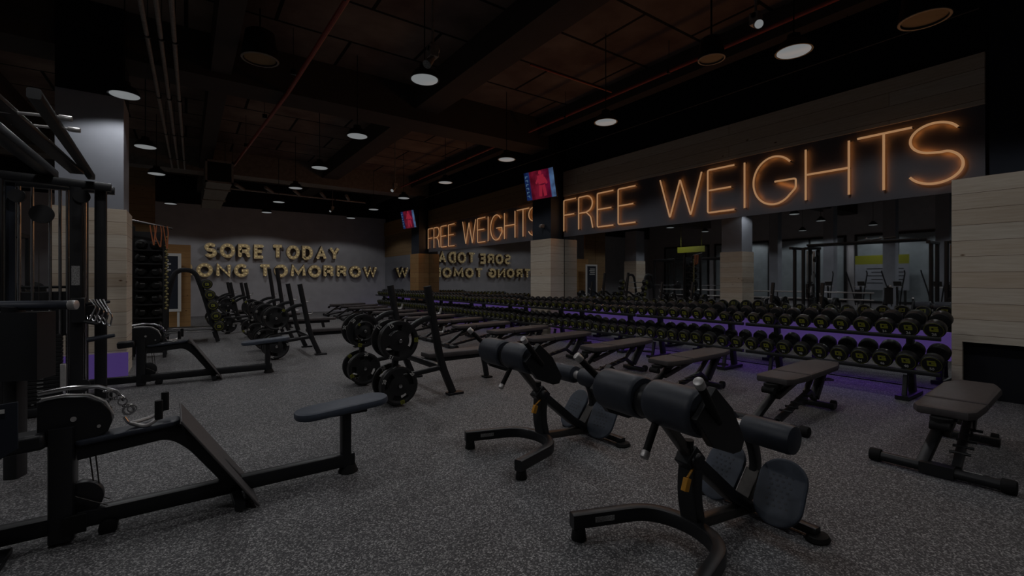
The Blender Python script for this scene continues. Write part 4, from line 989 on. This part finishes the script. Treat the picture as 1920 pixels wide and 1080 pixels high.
for i_, (ya, yb) in enumerate(((5.8, 10.6), (11.2, 14.4))):
    t = thing('handrail', ['long two-bar chrome handrail beyond the cable towers, seen in the mirror', 'shorter two-bar chrome handrail past the left pillars, seen in the mirror'][i_], 'handrail', (-2.6, ya, 0))
    for z in (1.05, .80): MB().cyl((0, 0, z), (0, yb - ya, z), .025, n=12).build('rail', M['alu'], t)
    for k in range(4):
        yy = .1 + (yb - ya - .2) * k / 3; MB().cyl((0, yy, 0), (0, yy, 1.05), .02, n=10).build('rail_post', M['steel'], t)
for k in range(5):
    t = thing('elliptical_trainer', 'black elliptical trainer seen in the mirror, %s of five beyond the cable towers' % word(k + 1), 'elliptical trainer', (-4.9, 3.6 + 1.15 * k, 0), R(180), 'elliptical trainers beyond the cable towers')
    if k == 0:
        bm_ = []
        m = MB(); m.rtube([(-.5, 0, .06), (.5, 0, .06)], .08, .06).rtube(fillet([(.2, 0, .06), (.45, 0, .7), (.4, 0, 1.25)], .2), .08, .06, (0, 1, 0)); bm_.append(('trainer_frame', m.mesh('trainer_frame', M['steel'])))
        bm_.append(('flywheel', MB().cyl((.38, -.04, .32), (.38, .04, .32), .24, n=28, ch=.01).mesh('flywheel', M['steel_grey'])))
        for sg in (-1, 1): bm_.append(('swing_arm', MB().tube(fillet([(.25, sg * .12, .5), (.15, sg * .2, 1.1), (.0, sg * .34, 1.75), (-.08, sg * .34, 1.85)], .2), .022).mesh('swing_arm', M['steel'])))
        for sg in (-1, 1): bm_.append(('pedal', MB().box((-.25 + sg * .12, sg * .14, .28 + .05 * sg), (.42, .14, .04)).mesh('pedal', M['rubber'])))
        bm_.append(('handlebar', MB().tube(fillet([(.2, -.22, 1.25), (.4, -.2, 1.22), (.42, .2, 1.22), (.2, .22, 1.25)], .08), .018).mesh('handlebar', M['alu'])))
        bm_.append(('display', MB().box((.44, 0, 1.36), (.03, .24, .18), (0, R(-20), 0)).mesh('display', M['steel_grey'])))
    for n_, me_ in bm_: link(n_, me_, t)
t = thing('timetable_sign', 'yellow and grey notice sign standing beyond the left pillars, seen in the mirror', 'sign', (-11.9, 7.2, 1.0))
MB().b2((0, 0, 1.3), (.05, 2.2, 1.75)).build('header', M['yellow'], t); MB().b2((0, 0, 0), (.05, 2.2, 1.3)).build('sign_panel', M['pillar'], t)
m = MB()
for k in range(5): m.b2((.05, .2, 1.05 - .18 * k), (.055, 1.7 - .2 * (k % 2), 1.09 - .18 * k))
m.b2((0, .1, -1), (.05, .2, 0)).b2((0, 2.0, -1), (.05, 2.1, 0)); m.build('printed_lines', M['steel'], t)
o = MB().b2((-5.0, 13.6, 2.95), (-4.94, 15.2, 3.25)).cyl((-4.97, 13.8, 3.25), (-4.97, 13.8, CZ), .008, n=6).cyl((-4.97, 15.0, 3.25), (-4.97, 15.0, CZ), .008, n=6).build('header_board', M['yellow']); tag(o, 'long yellow header board hung beyond the left pillars, seen in the mirror', 'panel')
